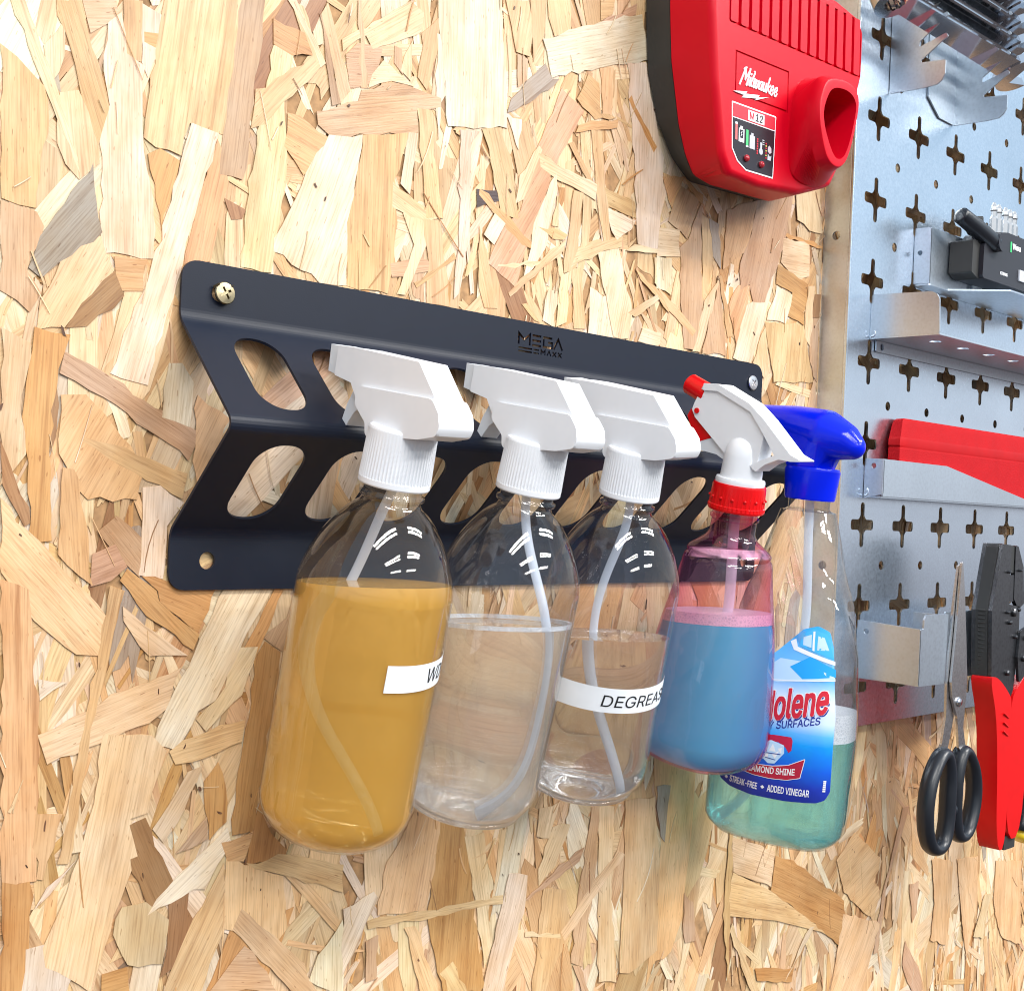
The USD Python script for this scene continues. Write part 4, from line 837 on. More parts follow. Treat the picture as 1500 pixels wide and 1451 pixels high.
for q in (((-4, -147), (-2, -143), (-1, -148)), ((0, -147), (2, -142.5), (4, -147)), ((-3.5, -150), (0, -148.5), (-.5, -152)), ((2, -149), (6, -146), (4, -151)), ((5, -145), (7.5, -144), (7, -147.5))):
    ink('print', P(*q), m_inkwhite, .00043)
for q in (((-4.5, -148.5), (7, -147.8), (7, -148.3), (-4.4, -149)), ((-2, -151), (4.5, -151.6), (4.2, -152), (-1.6, -151.5))): ink('print', P(*q), m_inknavy, .00047)
rib_ = [(-16.5, -156.8), (-9, -156.8), (3, -155.8), (12, -153.6), (20.8, -148.6), (19.2, -159.6), (12, -162), (2, -163), (-8, -162.8), (-15, -161.6)]
ink('print', Polygon(rib_).buffer(.35), m_inkwhite, .00036); ink('print', P(*rib_), mat('print_ribbon_red', (.42, .012, .04), .4), .00041)
words('DIAMOND SHINE', 3.6, -13.4, -161.6, m_inkwhite, .00047, width=29.6, rise=.085, arc=.55)
words('STREAK-FREE', 3.6, -22.2, -170.2, m_inkwhite, .00034, width=17.4, rise=-.05)
words('ADDED VINEGAR', 3.8, 1.2, -170.9, m_inkwhite, .00034, width=24.0, rise=.045)
for b_, a_ in ((-24.4, -168.2), (-1.6, -169.0)): ink('print', P((b_ - 1.2, a_), (b_, a_ + 1.1), (b_ + 1.2, a_), (b_, a_ - 1.1)), m_inkwhite, .00034)
for k in range(6): ink('print', box(31.9, -166 + k * 1.15, 33.3, -165.2 + k * 1.15), m_inkwhite, .00034)

# ---------------------------------------------------------------- battery charger
CX, CZ, TW = .3825, .165, math.radians(2.0)
t = Thing('battery_charger', 'red and black wall-hung battery charger above the rack', 'battery charger', (CX, 0, CZ))
def spin(v):
    v = np.array(v, float); c, s = math.cos(TW), math.sin(TW); x, z = v[:, 0] - CX, v[:, 2] - CZ
    v[:, 0], v[:, 2] = CX + c * x - s * z, CZ + s * x + c * z; return v
BASE = rnd(P((.2985, .236), (.2985, .1928), (.3012, .1635), (.311, .1358), (.3252, .1167), (.342, .1055), (.415, .1055), (.437, .116), (.454, .14), (.463, .168), (.466, .19), (.466, .236)), .006)
SEAM = rnd(P((.2975, .2365), (.2984, .196), (.3006, .166), (.3086, .1306), (.3154, .1143), (.3235, .1035), (.340, .1005), (.402, .1005), (.436, .1105), (.454, .132), (.464, .165), (.467, .19), (.467, .2365)), .006)
FACE = rnd(P((.3005, .228), (.3000, .19), (.3044, .149), (.3122, .1085), (.3190, .0985), (.350, .0965), (.392, .0990), (.428, .110), (.445, .135), (.454, .164), (.4625, .1873), (.4635, .2165), (.4560, .2245), (.43, .229)), .005)
def ringset(levels, n=160):
    out = []
    for poly, y in levels:
        q = np.array(poly.exterior.coords)[:-1]
        if Polygon(q).exterior.is_ccw: q = q[::-1]
        k = np.argmin(np.hypot(q[:, 0] - .30, q[:, 1] - .23)); r = resample(np.roll(q, -k, 0), n); out.append(np.c_[r[:, 0], np.full(n, y), r[:, 1]])
    v, f = close_rings(np.vstack(out), len(out), n); return spin(v), f
t.part('base', ringset([(BASE.buffer(-.003), -.0005), (BASE, -.0025), (SEAM.buffer(-.0006), -.0195), (SEAM.buffer(-.0016), -.0200)]), m_dark, 40)
FZ = -.050
mid = lambda k: [Polygon(resample(list(np.roll(np.array(p.exterior.coords)[:-1][::(-1 if p.exterior.is_ccw else 1)], -np.argmin(np.hypot(*(np.array(p.exterior.coords)[:-1][::(-1 if p.exterior.is_ccw else 1)] - [.30, .23]).T)), 0)), 160)) for p in (SEAM, FACE)]
shell = M_of(ringset([(SEAM.buffer(-.0012), -.0196), (SEAM, -.0204), (SEAM.buffer(-.0002), -.022), (FACE, FZ + .0050), (FACE.buffer(-.0004), FZ + .0030), (FACE.buffer(-.0014), FZ + .0012), (FACE.buffer(-.0030), FZ + .0002), (FACE.buffer(-.0042), FZ)]))
def spun(m): return M_of(mapped(m, spin))
BO = chaikin(P((.377, .14), (.3805, .1585), (.389, .169), (.402, .1745), (.430, .1745), (.442, .166), (.440, .150), (.430, .118), (.415, .1055), (.3885, .1045), (.377, .112)))
BT = (P((.3690, .1420), (.3757, .1600), (.3850, .1645), (.4060, .1660), (.4155, .1600), (.4150, .1480), (.4050, .1190), (.3945, .1105), (.3830, .1120), (.3760, .1200)))
def loft2(levels, n=120):
    out = []
    for poly, y in levels:
        q = np.array(poly.exterior.coords)[:-1]
        if Polygon(q).exterior.is_ccw: q = q[::-1]
        k = np.argmin(q[:, 0] + .3 * q[:, 1]); r = resample(np.roll(q, -k, 0), n); out.append(np.c_[r[:, 0], np.full(n, y), r[:, 1]])
    v, f = close_rings(np.vstack(out), len(out), n); return M_of((spin(v), f))
BT = affinity.translate(chaikin(BT), .006, .0020); TOPY = -.0725; 
boss = loft2([(BO, FZ + .012), (BO.buffer(-.001), FZ - .001), (BT.buffer(.0022), TOPY + .007), (BT, TOPY + .0012), (BT.buffer(-.0006), TOPY + .0003), (BT.buffer(-.0016), TOPY)])
HOLE = affinity.translate(chaikin(P((.3755, .1385), (.3815, .1535), (.3880, .1580), (.4010, .1590), (.4085, .1550), (.4090, .1475), (.4010, .1230), (.3935, .1165), (.3860, .1190))), .0062, .0020)
HOLE = affinity.scale(HOLE, 1.16, 1.05)
cavity = loft2([(HOLE.buffer(-.002), -.0270), (HOLE.buffer(-.0012), -.030), (HOLE, TOPY - .002)])
groove = spun(py(box(.3225, .146, .3770, .1710).difference(box(.3236, .1471, .3759, .1699)), FZ - .001, .0019))
vent = spun(py(rnd(box(.3155, .1855, .4590, .2225), .002), FZ - .002, .0042 - .0008))
body = (shell + boss) - cavity - groove - vent
cut_sock = spun(bx((.4005, -.0665, .1205), (.4030, -.06, .1240)))
sh = t.part('shell', body, m_red, 30)
for k in range(14):
    x0 = .3163 + k * .01025
    t.part('vent_rib', spun(py(rnd(box(x0, .1862, x0 + .0072, .2222), .0012), FZ - .0006, .0048, .0012)), m_red, 30)
t.part('guide_rail', spun(bx((.3945, -.060, .1300), (.3985, -.028, .1500), .0008)), m_red, 30); t.part('guide_rail', spun(bx((.3905, -.050, .1235), (.4060, -.028, .1300), .0008)), m_red, 30)
t.part('contact', spun(bx((.3893, -.0600, .1285), (.3903, -.028, .1355))), m_chrome, False); t.part('contact', spun(bx((.4045, -.0560, .138), (.4052, -.028, .147))), m_chrome, False)
# printed status label
def lq(poly, lift, m, name, parent=None): return t.part(name, spun(py(poly, FZ - lift, .00030)), m, 30, parent=parent)
LX, LZ = .3185, .1060       # lower left of the panel
LAB = P((.3196, .1410), (.3642, .1410), (.3622, .1035), (.3345, .1035), (.3258, .1075), (.3205, .1140))
LAB = rnd(LAB, .0006)
sl = lq(LAB, .0003, m_inkwhite, 'status_label')
def sub(poly, lift, m, name='print'): lq(poly, lift, m, name, sl)
inn = LAB.buffer(-.0009)
sub(inn.intersection(box(.31, .1325, .38, .15)), .0005, m_inkred); sub(inn.intersection(box(.31, .09, .38, .1318)), .0005, m_screen)
sub(box(.3352, .1330, .3515, .1390), .0007, m_inkwhite)
def cw(text, h, x, z, m, lift, width=None, slant=.0, bold=True):
    (v, f), w = letters(text, h, .00012, bold, 1., slant); v = v.copy()
    if width: v[:, 0] *= width / w
    t.part('lettering', (spin(np.c_[x + v[:, 0], FZ - lift - v[:, 2], z + v[:, 1]]), f), m, 30, parent=sl)
cw('M', .0042, .3363, .1339, m_inkred, .0007, .0048); cw('12', .0042, .3418, .1339, m_inkblack, .0007, .0082, slant=.12)
def bar(x0, z0, w, h, m): sub(box(x0, z0, x0 + w, z0 + h), .0007, m)
bar(.3228, .1195, .0022, .0090, mat('print_salmon', (.55, .12, .12), .5)); bar(.3228, .1285, .0022, .0012, m_inkwhite)
def batt(x, z, m, hollow): 
    p = unary_union([box(x, z, x + .0052, z + .0078), box(x + .0014, z + .0078, x + .0038, z + .0092)])
    if hollow: p = p.difference(box(x + .0007, z + .0022, x + .0045, z + .0071)); p = p.union(P((x + .0018, z + .003), (x + .0034, z + .0045), (x + .0026, z + .0046), (x + .0034, z + .0066), (x + .0018, z + .005), (x + .0026, z + .0049)))
    sub(p, .0007, m)
batt(.3264, .1190, m_inkwhite, True)
bar(.3336, .1180, .0022, .0092, m_inkgreen); bar(.3336, .1172, .0022, .0008, m_inkwhite); batt(.3372, .1170, m_inkgrey, False)
for k in range(7): bar(.3445, .1150 + k * .0014, .0012, .0009, m_inkred); bar(.3535, .1140 + k * .0014, .0010, .0008, m_inkyellow if k % 2 else m_inkred)
sub(unary_union([Point(.3488, .1172).buffer(.0019), box(.3479, .1180, .3497, .1225)]), .0007, m_inkgrey); sub(unary_union([box(.3500 , .1215 + k * .0012, .3520, .1220 + k * .0012) for k in range(3)]), .0007, m_inkgrey)
sub(P((.3556, .1135), (.3590, .1135), (.3594, .1165), (.3578, .1158), (.3560, .1172)), .0007, m_inkgrey); sub(P((.3558, .1185), (.3578, .1174), (.3595, .1184), (.3592, .1210), (.3574, .1222), (.3560, .1212)), .0007, mat('print_pink_grey', (.5, .40, .44), .5))
for x, z in ((.3340, .1105), (.3490, .1095)):
    t.part('indicator_lamp', spun(M_of(mapped(rev([(.0003, -.0012), (.0018, -.0008), (.0021, .0004), (.0016, .0014), (.0006, .0019), (.0001, .0020)], 24), lambda v: np.c_[v[:, 0] + x, FZ - .0008 - v[:, 2], v[:, 1] + z]))), mat('red_lamp_lens_%d' % (x * 1e4), (.38, .02, .03), .08), True, parent=sl)
# script emblem: brush strokes and a lightning flash
em = []
def br(pts, w=.00095): em.append(LineString(spline(pts, 24)).buffer(w * .36, cap_style='round'))
SX, SZ = .3265, .1528
def g(*q): return [(SX + a * .00120 + b * .00042, SZ + b * .00120) for a, b in q]
br(g((.2, -.6), (1.0, 3.5), (2.0, 8.3)), .0014); br(g((.9, 7.2), (1.7, 8.4), (2.6, 8.6)), .0009); br(g((2.2, 8.4), (3.0, 5), (3.6, 2.4)), .0013); br(g((3.4, 2.4), (4.6, 5.2), (5.7, 8.4)), .0009); br(g((5.6, 8.5), (5.7, 4.5), (5.5, 0)), .0015)
br(g((7.3, 4.4), (7.2, 2.2), (7.5, .3), (8.3, .5)), .0013); br(g((7.35, 5.9), (7.5, 6.3)), .0013)
br(g((9.3, 8.0), (9.0, 4.0), (9.1, .4), (9.9, .4)), .0013)
br(g((10.8, 4.4), (10.8, 1.4), (11.3, .2), (12.2, 1.6), (12.5, 4.2)), .0012); br(g((12.5, 4.2), (12.5, 1.2), (13.1, .2), (14.0, 2.0), (14.2, 4.4)), .0012)
br(g((17.3, 3.8), (16.2, 4.4), (15.4, 2.4), (15.6, .4), (16.6, .6), (17.2, 2.4)), .0011); br(g((17.4, 4.4), (17.2, 1.8), (17.5, .2), (18.2, .6)), .0012)
br(g((19.0, 4.3), (18.9, 1.4), (19.4, .2), (20.3, .8), (20.7, 2.4)), .0011); br(g((20.8, 4.4), (20.6, 1.8), (20.9, .2), (21.5, .6)), .0012)
br(g((22.6, 7.8), (22.3, 4.0), (22.1, .1)), .0013); br(g((24.3, 4.4), (23.3, 3.2), (22.5, 2.5)), .0010); br(g((22.7, 2.6), (23.6, 1.4), (24.6, .2)), .0011)
for dx in (0, 3.3): br(g((25.4 + dx, 2.2), (27.0 + dx, 3.0), (26.6 + dx, 4.5), (25.6 + dx, 3.8), (25.2 + dx, 1.6), (25.9 + dx, .1), (27.6 + dx, 1.3)), .0011)
br(g((7.5, .4), (8.2, .6), (9.0, 1.0)), .0007)
fl = Polygon(g((-3.5, -5.0), (7.2, -2.9), (6.3, -4.3), (17.4, -2.5), (16.6, -3.9), (25.2, -1.7), (15.2, -5.6), (15.8, -4.6), (4.4, -6.6), (5.6, -5.1)))
emb = unary_union(em + [fl])
t.part('emblem', spun(py(emb, FZ - .0006, .0012)), m_inkwhite, 30)

# ---------------------------------------------------------------- perforated steel panel
PX0, PD, PS = .5007, -.022366, .05732
GX, GZ = .5314, .24166
t = Thing('pegboard_panel', 'galvanised steel pegboard with cross-shaped slots fixed on the strand board', 'pegboard', (PX0, 0, -.2445))
def cross(x, z):
    return rnd(unary_union([box(x - .0026, z - .0158, x + .0026, z + .0158), box(x - .0150, z - .0037, x + .0150, z + .0037), P((x - .0085, z), (x, z - .0092), (x + .0085, z), (x, z + .0092))]), .0022, 4)
hs_ = []
for i in range(8):
    for j in range(-3, 9):
        x, z = GX + i * PS, GZ - j * PS
        if z < -.2445 + .004 or z > .45: continue
        hs_.append(cross(x, z)); 
        if z - PS / 2 > -.235: hs_.append(Point(x + PS / 2, z - PS / 2).buffer(.0033, 8))
sheet = rnd(box(PX0, -.2445, .985, .45), .002).difference(unary_union(hs_))
t.part('front_sheet', py(sheet, PD, .0012, .0005, 2), m_galv, 30)
fl_ = box(PD + .0014, -.2440, -.0005, .449).difference(Point(-.0107, .0978).buffer(.0031, 10)).difference(Point(-.0107, .0978 + 4 * PS).buffer(.0031, 10)).difference(Point(-.0107, .0978 - 4 * PS).buffer(.0031, 10))
t.part('side_flange', px(fl_, PX0 + .0002, .0012), m_shelf, 30)
t.part('bent_edge', cat([tube([(PX0 + .0016, PD + .0016, z) for z in np.linspace(-.243, .449, 4)], .0017, 16)]), m_galv, True)
t.part('bottom_flange', pz(box(PX0 + .0015, PD + .0014, .984, -.0005), -.2443, .0012), m_galv, 30)

SH = .0012
# tray shelf with an upright end
t = Thing('shelf', 'short zinc shelf with an upright left end and holes through its floor', 'shelf', (.531, PD, .0298))
t.part('end_plate', px(rnd(P((PD - .0004, .0298), (-.0749, .0298), (-.0740, .0530), (-.0720, .0565), (-.0681, .0585), (PD - .0004, .0600)), .0015), .531, SH), m_shelf, 30)
flo = box(.5312, -.0749, .90, PD - .0004)
for k in range(6): flo = flo.difference(Point(.5620 + k * .0415, -.0560).buffer(.0042, 12))
t.part('floor', pz(flo, .0286, SH, .0003), m_shelf, 30)
t.part('back_flange', py(rnd(box(.5380, .0205, .90, .0284), .001).difference(Point(.5455, .0245).buffer(.0025, 10)), PD - .0017, SH), m_shelf, 30)
t.part('hook', tube(spline([(.5318, PD - .001, .0305), (.5318, PD - .0035, .031), (.5318, PD - .0035, .0345)], 8), .0011, 8), m_shelf, True)

# small tray with the bit set
t = Thing('tool_tray', 'small folded zinc tray holding the black bit set', 'tray', (.588, PD, .0757))
t.part('end_plate', px(rnd(P((PD - .0004, .0760), (-.0356, .0757), (-.0356, .1166), (PD - .0004, .1170)), .0008).difference(Point(-.0275, .0985).buffer(.0019, 10)), .588, SH), m_shelf, 30)
t.part('front_plate', py(rnd(P((.5885, .0757), (.6464, .0757), (.6464, .0990), (.6480, .1168), (.5885, .1166)), .0008), -.0356, SH), m_shelf, 30)
t.part('front_plate', py(rnd(box(.6525, .0757, .6680, .1195), .0045), -.0372, SH), m_shelf, 30)
t.part('floor', pz(rnd(P((.5885, PD - .0004), (.5885, -.0356), (.6172, -.0356), (.6420, -.0720), (.80, -.0720), (.80, PD - .0004)), .002), .0745, SH, .0003), m_shelf, 30)
t.part('front_lip', py(rnd(P((.742, .0757), (.80, .0757), (.80, .0900), (.760, .0900)), .003), -.0720, SH), m_shelf, 30)
t = Thing('bit_set', 'black screwdriver bit set with a swing handle standing in the upper tray', 'bit set', (.66, -.05, .0765))
Y = -.058
t.part('case', py(rnd(P((.6255, .0835), (.675, .0835), (.760, .0835), (.760, .1235), (.664, .1235), (.640, .1195), (.6265, .1080)), .003), Y, .022, .0015), m_bitcase, 30)
t.part('case_flank', py(rnd(P((.6150, .0865), (.6275, .0825), (.6275, .1090), (.6160, .1110)), .0015), Y + .0035, .018, .001), m_dark, 30)
t.part('swing_handle', tube([(.5990, -.052, .1255), (.6000, -.0522, .1252), (.6200, -.055, .1190), (.6420, -.058, .1118), (.6432, -.0582, .1114)], [.0040, .0062, .0066, .0064, .004], 18), m_rubber, True)
t.part('hinge', mapped(rev([(.0002, -.004), (.0068, -.004), (.0068, .004), (.0002, .004)], 24), lambda v: np.c_[v[:, 0] + .6440, v[:, 2] - .0600, v[:, 1] + .1120]), m_bitcase, 30)
t.part('back_cover', py(rnd(P((.615, .1285), (.648, .1345), (.650, .1180), (.632, .1180)), .0015), Y + .012, .004), m_dark, 30)
for k, x in enumerate((.6545, .6625, .6740, .6815, .6890)):
    t.part('bit', mapped(rev([(.0002, 0), (.0031, .0004), (.0031, .0140), (.0022, .0160), (.0022, .0195), (.0027, .0205), (.0024, .0232), (.0010, .0262), (.0002, .0266)], 6), lambda v: np.c_[v[:, 0] + x, v[:, 1] - .051, v[:, 2] + .1190]), m_bit, False)
t.part('badge', py(box(.6690, .1095, .6712, .1175), Y - .0004, .0006), m_inkgreen, False)
t.part('lettering', mapped(letters('Wera', .0042, .0004, True)[0], lambda v: np.c_[.6725 + v[:, 0], Y - v[:, 2] - .00005, .1125 + v[:, 1]]), m_inkwhite, 30)
t.part('lettering', mapped(letters('KTRANS', .0022, .0004, True)[0], lambda v: np.c_[.6535 + v[:, 0], Y - v[:, 2] - .00005, .0902 + v[:, 1]]), m_inkwhite, 30)
t.part('latch', py(rnd(box(.6845, .0900, .70, .0985), .001), Y - .0012, .002), m_inkgrey, 30)

# tray with the red case
t = Thing('case_tray', 'zinc tray with a sloping front edge carrying the long red case', 'tray', (.531, PD, -.083))
t.part('end_plate', px(rnd(P((PD - .0004, -.0835), (-.0374, -.0803), (-.0374, -.0557), (PD - .0004, -.0553)), .0008).difference(Point(-.0298, -.0605).buffer(.0019, 10)), .531, SH), m_shelf, 30)
t.part('front_plate', py(rnd(P((.5315, -.0818), (.90, -.0818), (.90, -.0800), (.7596, -.0760), (.6234, -.0560), (.5315, -.0558)), .0008), -.0374, SH), m_shelf, 30)
t.part('floor', pz(box(.5315, -.0362, .90, PD - .0004), -.0830, SH), m_shelf, 30)
t.part('hook', tube(spline([(.5318, PD - .001, -.0815), (.5318, PD - .003, -.081), (.5318, PD - .003, -.0765)], 8), .0011, 8), m_shelf, True)
t = Thing('red_case', 'long red padded case lying in the lower zinc tray', 'case', (.70, -.030, -.0815))
def caselevel(x0, x1, y0, y1, z): return None
prof_ = lambda g: rnd(box(.5570 + g, -.0352 + max(g, 0) * .35, .90, -.0232 - max(g, 0) * .15), .0024)
lv = [(prof_(.0000), -.0815), (prof_(0), -.0470), (prof_(.0010), -.0462), (prof_(.0010), -.0452), (prof_(-.0002), -.0444), (prof_(-.0002), -.0405), (prof_(.0012), -.0385), (prof_(.0050), -.0300), (prof_(.0070), -.0262), (prof_(.0095), -.0246)]
rr = []
for p, z in lv:
    q = np.array(p.exterior.coords)[:-1]; q = q if Polygon(q).exterior.is_ccw else q[::-1]; k = np.argmin(q[:, 0] + q[:, 1]); r = resample(np.roll(q, -k, 0), 80); rr.append(np.c_[r, np.full(80, z)])
t.part('lower_shell', close_rings(np.vstack(rr[:3]), 3, 80), m_redcase, 40)
t.part('rim', close_rings(np.vstack(rr[2:7]), 5, 80), m_redcase_s, 40)
t.part('padded_lid', close_rings(np.vstack(rr[6:]), 4, 80), m_redcase, 40)

# folded holder at the bottom, with scissors and crimping tool
t = Thing('tool_holder', 'folded zinc holder near the panel foot behind the scissors', 'tool holder', (.530, PD, -.21))
t.part('end_plate', px(rnd(P((PD - .0004, -.1690), (-.0705, -.1712), (-.0705, -.2100), (PD - .0004, -.2083)), .0008).difference(Point(-.0300, -.1765).buffer(.0020, 10)), .530, SH), m_shelf, 30)
t.part('front_plate', py(rnd(P((.5305, -.2100), (.5672, -.2103), (.5695, -.1617), (.5380, -.1617), (.5352, -.1650), (.5350, -.1712), (.5305, -.1714)), .001), -.0705, SH), m_shelf, 30)
t.part('slot_cheek', px(rnd(box(-.0704, -.2095, -.045, -.1625), .001), .5672, SH), m_shelf, 30)
t.part('front_plate', py(rnd(box(.5850, -.2095, .70, -.1617), .001), -.0605, SH), m_shelf, 30)
t.part('floor', pz(box(.5310, -.0700, .5670, PD - .0004), -.2098, SH), m_shelf, 30)
t = Thing('scissors', 'steel scissors with black loop handles hanging beside the crimping tool', 'scissors', (.575, -.074, -.33))
Y = -.0745
t.part('blade', py(rnd(P((.5796, -.1222), (.5852, -.1500), (.5905, -.1850), (.5935, -.2070), (.5930, -.2210), (.5905, -.2420), (.5960, -.2580), (.5935, -.2640), (.5850, -.2560), (.5812, -.2350), (.5722, -.2200), (.5700, -.2090), (.5735, -.1800), (.5780, -.1300)), .0008), Y, .0018, .0004), m_blade, 30)
t.part('blade', py(rnd(P((.5790, -.1245), (.5735, -.1550), (.5690, -.1900), (.5680, -.2100), (.5685, -.2330), (.5640, -.2520), (.5560, -.2600), (.5585, -.2670), (.5690, -.2650), (.5760, -.2480), (.5800, -.2330), (.5860, -.2150), (.5850, -.1500)), .0008), Y + .0022, .0018, .0004), m_blade, 30)
t.part('pivot', mapped(rev([(.0002, -.003), (.0034, -.003), (.0034, .0006), (.0022, .0016), (.0002, .0018)], 24), lambda v: np.c_[v[:, 0] + .5818, Y - .0002 - v[:, 2], v[:, 1] - .2235]), m_chrome, True)
def loop(pts, r, y):
    q = np.array(pts + [pts[0]], float); from_ = spline(np.c_[q[:, 0], np.full(len(q), y), q[:, 1]], 90); return r, from_
def closed_tube(pts, ry, rx):
    """a closed handle loop: oval section"""
    from scipy.interpolate import CubicSpline
    q = np.array(pts + [pts[0]], float); u = np.r_[0, np.cumsum(np.linalg.norm(np.diff(q, axis=0), axis=1))]
    c_ = CubicSpline(u, q, bc_type='periodic')(np.linspace(0, u[-1], 81)[:-1]); d = np.roll(c_, -1, 0) - np.roll(c_, 1, 0); d /= np.linalg.norm(d, axis=1, keepdims=True); n = np.c_[-d[:, 1], d[:, 0]]
    a = np.arange(14) * 2 * np.pi / 14; V = []
    for k in range(80): V.append(np.c_[c_[k, 0] + n[k, 0] * rx * np.cos(a), Y + .001 + ry * np.sin(a), c_[k, 1] + n[k, 1] * rx * np.cos(a)])
    i, j = np.meshgrid(np.arange(80), np.arange(14), indexing='ij'); i2, j2 = (i + 1) % 80, (j + 1) % 14
    f = np.stack([i * 14 + j, i * 14 + j2, i2 * 14 + j2, i2 * 14 + j], -1).reshape(-1, 4); return np.vstack(V), f
t.part('handle', closed_tube([(.5650, -.2580), (.5545, -.2640), (.5450, -.2790), (.5420, -.2960), (.5450, -.3120), (.5540, -.3225), (.5655, -.3220), (.5720, -.3110), (.5735, -.2900), (.5720, -.2680)], .0062, .0044), m_rubber, True)
t.part('handle', closed_tube([(.5930, -.2590), (.6030, -.2650), (.6110, -.2780), (.6130, -.2930), (.6090, -.3080), (.6000, -.3190), (.5905, -.3190), (.5845, -.3080), (.5830, -.2900), (.5860, -.2690)], .0062, .0042), m_rubber, True)
t.part('stop_bridge', mapped(rev([(.0002, -.006), (.0042, -.006), (.0050, 0), (.0042, .006), (.0002, .006)], 20), lambda v: np.c_[v[:, 2] + .5785, Y + .001 + v[:, 0], v[:, 1] - .2985]), m_rubber, True)

t = Thing('crimping_tool', 'dark steel crimping tool with two red handles at the right edge', 'crimping tool', (.64, -.075, -.33))
Y = -.080
t.part('head_plate', py(rnd(P((.6305, -.1118), (.6440, -.1125), (.6440, -.1560), (.6620, -.1580), (.6620, -.1900), (.6560, -.2200), (.6520, -.2250), (.6200, -.2120), (.6165, -.1600)), .001), Y, .0030, .0005), m_darksteel, 30)
t.part('head_plate', py(rnd(P((.6515, -.1125), (.6560, -.1135), (.6660, -.1290), (.6690, -.1560), (.6600, -.1600), (.6515, -.1520)), .001), Y, .0030, .0005), m_darksteel, 30)
t.part('head_plate', py(rnd(P((.6305, -.1118), (.6560, -.1118), (.6690, -.1290), (.6690, -.1900), (.6560, -.2250), (.6200, -.2120), (.6165, -.1600)), .001), Y + .0125, .0030, .0005), m_darksteel, 30)
t.part('ratchet_body', py(rnd(P((.6290, -.1135), (.6455, -.1140), (.6455, -.2180), (.6190, -.2120), (.6160, -.1600)), .001), Y + .0032, .0090, .0003), m_dark, 30)
t.part('crimp_jaw', py(rnd(box(.6448, -.1130, .6508, -.1330), .0004), Y + .0008, .010), m_dark, 30); t.part('crimp_jaw', py(rnd(box(.6450, -.1345, .6512, -.1540), .0004), Y + .0004, .010), m_darksteel, 30)
for k in range(16): t.part('spring_coil', tube([(.6165 + .0002 * k, Y + .0050, -.1600 - .003 * k), (.6163 + .0002 * k, Y + .0100, -.1602 - .003 * k)], .0009, 6), m_dark, True)
t.part('toggle_plate', py(rnd(P((.6600, -.1760), (.6750, -.1720), (.6770, -.2050), (.6610, -.2150), (.6570, -.1950)), .002), Y - .0022, .0020, .0004), m_darksteel, 30)
for x, z, r in ((.6515, -.1620, .0032), (.6580, -.1600, .0016), (.6445, -.1690, .0018), (.6400, -.1615, .0014), (.6545, -.1800, .0016), (.6440, -.2060, .0022), (.6660, -.1960, .0028), (.6690, -.1810, .0024), (.6395, -.1320, .0012), (.6580, -.1310, .0012)):
    t.part('rivet', mapped(rev([(.0002, -.001), (r, -.001), (r, .0014), (r * .7, .0024), (.0002, .0026)], 18), lambda v: np.c_[v[:, 0] + x, Y - v[:, 2] - .0001 - (.0022 if x > .664 else 0), v[:, 1] + z]), m_darksteel, 30)
t.part('grip', py(chaikin(P((.6140, -.2085), (.6220, -.2070), (.6340, -.2125), (.6475, -.2225), (.6505, -.2270), (.6495, -.2600), (.6500, -.3350), (.6345, -.3350), (.6310, -.2700), (.6260, -.2350)), 2), Y - .0020, .0155, .0072, 6), m_redgrip, 35)
t.part('grip', py(chaikin(P((.6530, -.2240), (.6660, -.2150), (.6800, -.2080), (.6830, -.2300), (.6790, -.3300), (.6510, -.3300), (.6510, -.2500)), 2), Y - .0010, .0170, .0075, 6), m_redgrip, 35)
t.part('handle_core', py(rnd(box(.6540, -.3380, .6720, -.3280), .001), Y + .001, .010), m_dark, 30)
for k in range(3): t.part('grip_ridge', tube([(.6370, Y - .0030, -.2350 - .0065 * k), (.6460, Y - .0022, -.2390 - .0065 * k)], .0006, 6), m_redgrip, True)
t = Thing('yellow_handled_tool', 'yellow and black handle peeping out behind the crimping tool', 'hand tool', (.72, -.05, -.33))
t.part('handle', tube(spline([(.771, -.045, -.285), (.770, -.045, -.310), (.764, -.046, -.335), (.755, -.046, -.352)], 20), .0070, 12), m_yellow, True)
t.part('sleeve', tube(spline([(.766, -.047, -.27), (.763, -.048, -.31), (.752, -.049, -.344)], 16), .0055, 12), m_rubber, True)

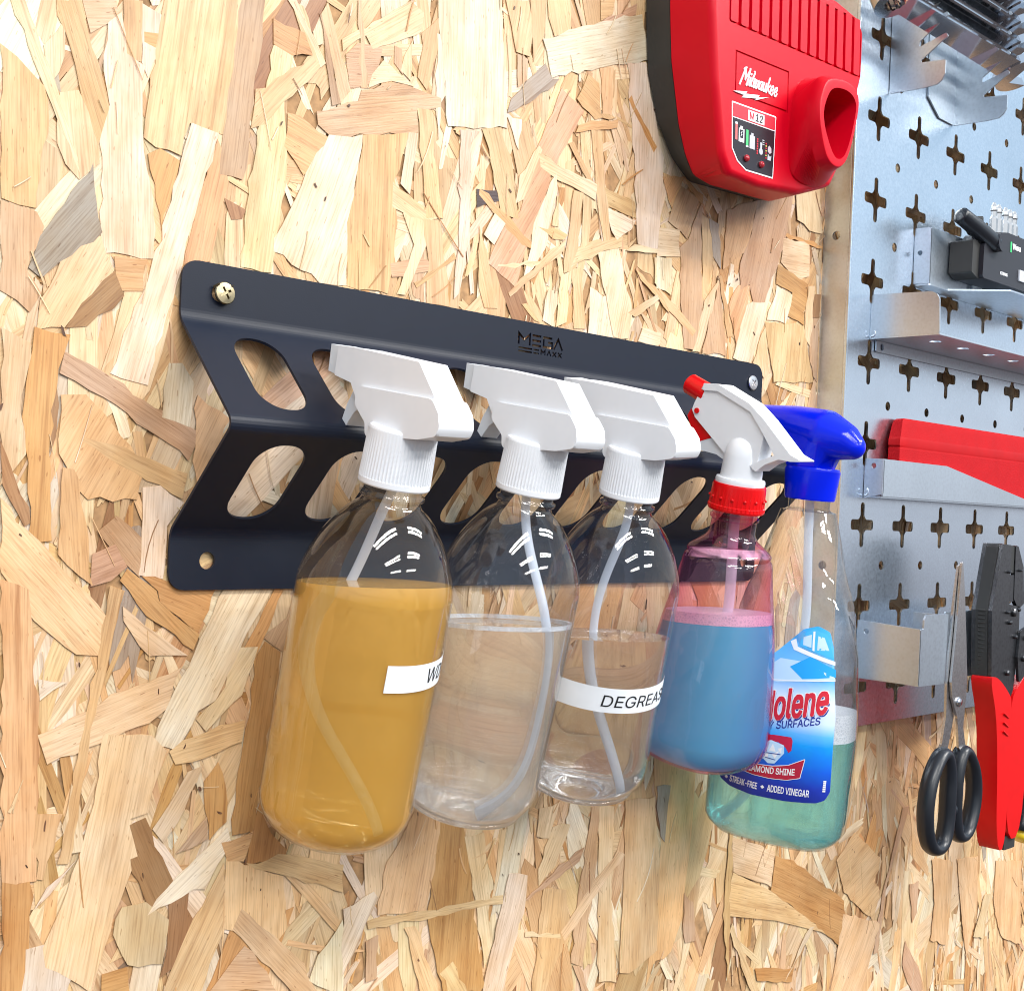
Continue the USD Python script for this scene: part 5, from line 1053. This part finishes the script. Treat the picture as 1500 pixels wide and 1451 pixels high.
# ---------------------------------------------------------------- spanner rack, top right
for x, lab_, flg in ((.5429, 'left zinc side bracket of the spanner rack', 1), (.6389, 'right zinc side bracket of the spanner rack', -1)):
    t = Thing('spanner_bracket', lab_, 'bracket', (x, PD, .206))
    poly = [(PD - .0004, .2050), (-.0500, .2040), (-.0590, .2045), (-.0625, .2070), (-.0648, .2110), (-.0650, .2205), (-.0450, .2225)]
    for k in range(6):
        dz = .0147 * k; poly += [(-.0449, .2228 + dz), (-.0620, .2345 + dz), (-.0662, .2365 + dz), (-.0645, .2392 + dz), (-.0446, .2335 + dz)]
    poly += [(-.0440, .318), (PD - .0004, .318)]
    t.part('side_plate', px(rnd(Polygon(poly).buffer(0), .0010), x, SH), m_shelf, 30)
    if flg > 0: fp = P((x + .0012, .2070), (x + .0200, .2130), (x + .0240, .225), (x + .0240, .318), (x + .0012, .318))
    else: fp = P((x, .2050), (x - .0230, .2052), (x - .0410, .2167), (x - .0414, .2270), (x - .0414, .318), (x, .318))
    t.part('back_flange', py(rnd(fp, .001), PD - .0016, SH), m_shelf, 30)
def spanner(k, label):
    z0 = .2485 + .0147 * k; tl = math.radians(24)
    ex = np.array([1., 0, 0]); eu = np.array([0, -math.cos(tl), math.sin(tl)]); en = np.cross(ex, eu)
    o = np.array([.575, -.0560, z0])
    t = Thing('spanner', label, 'spanner', o.tolist(), group=None)
    def place(m, dx=0., du=0., dn=0.): return mapped(m, lambda v: o + np.outer(v[:, 0] + dx, ex) + np.outer(v[:, 1] + du, eu) + np.outer(v[:, 2] + dn, en))
    sc = 1 + .06 * k
    t.part('shaft', place(ext(rnd(P((-.078, -.0075), (.085, -.0095), (.085, .0095), (-.078, .0075)), .002), .0050, .0012), dn=-.0025), m_chrome, 30)
    t.part('shaft_panel', place(ext(rnd(P((-.060, -.0048), (.068, -.0062), (.068, .0062), (-.060, .0048)), .002), .0007), dn=-.0029), m_darksteel, 30)
    for q in range(7): t.part('stamped_mark', place(ext(rnd(box(0, -.0028, .0062 + .002 * (q % 2), -.0006), .0004), .0004), dx=-.042 + q * .0130, du=.0012, dn=-.00325), m_chrome, 30)
    t.part('ring_end', place(ext(Point(0, 0).buffer(.0150 * sc, 20).difference(Polygon([(.0088 * sc * (1 if i % 2 else .88) * math.cos(i * math.pi / 12), .0088 * sc * (1 if i % 2 else .88) * math.sin(i * math.pi / 12)) for i in range(24)])), .0095, .0018), dx=-.089, dn=-.0048), m_chrome, 30)
    jaw = Point(0, 0).buffer(.0185 * sc, 20).difference(affinity.rotate(box(-.002, -.0085 * sc, .03, .0085 * sc), 15, origin=(0, 0)))
    t.part('open_end', place(ext(jaw, .0070, .0014), dx=.099, dn=-.0035), m_chrome, 30)
spanner(0, 'lowest chrome spanner in the rack at the top right corner')
spanner(1, 'second chrome spanner up in the rack at the top right corner')
spanner(2, 'third chrome spanner up in the rack at the top right corner')
spanner(3, 'topmost chrome spanner visible in the rack at the top right corner')

if FALLBACK: print('bevel fallbacks', len(FALLBACK))
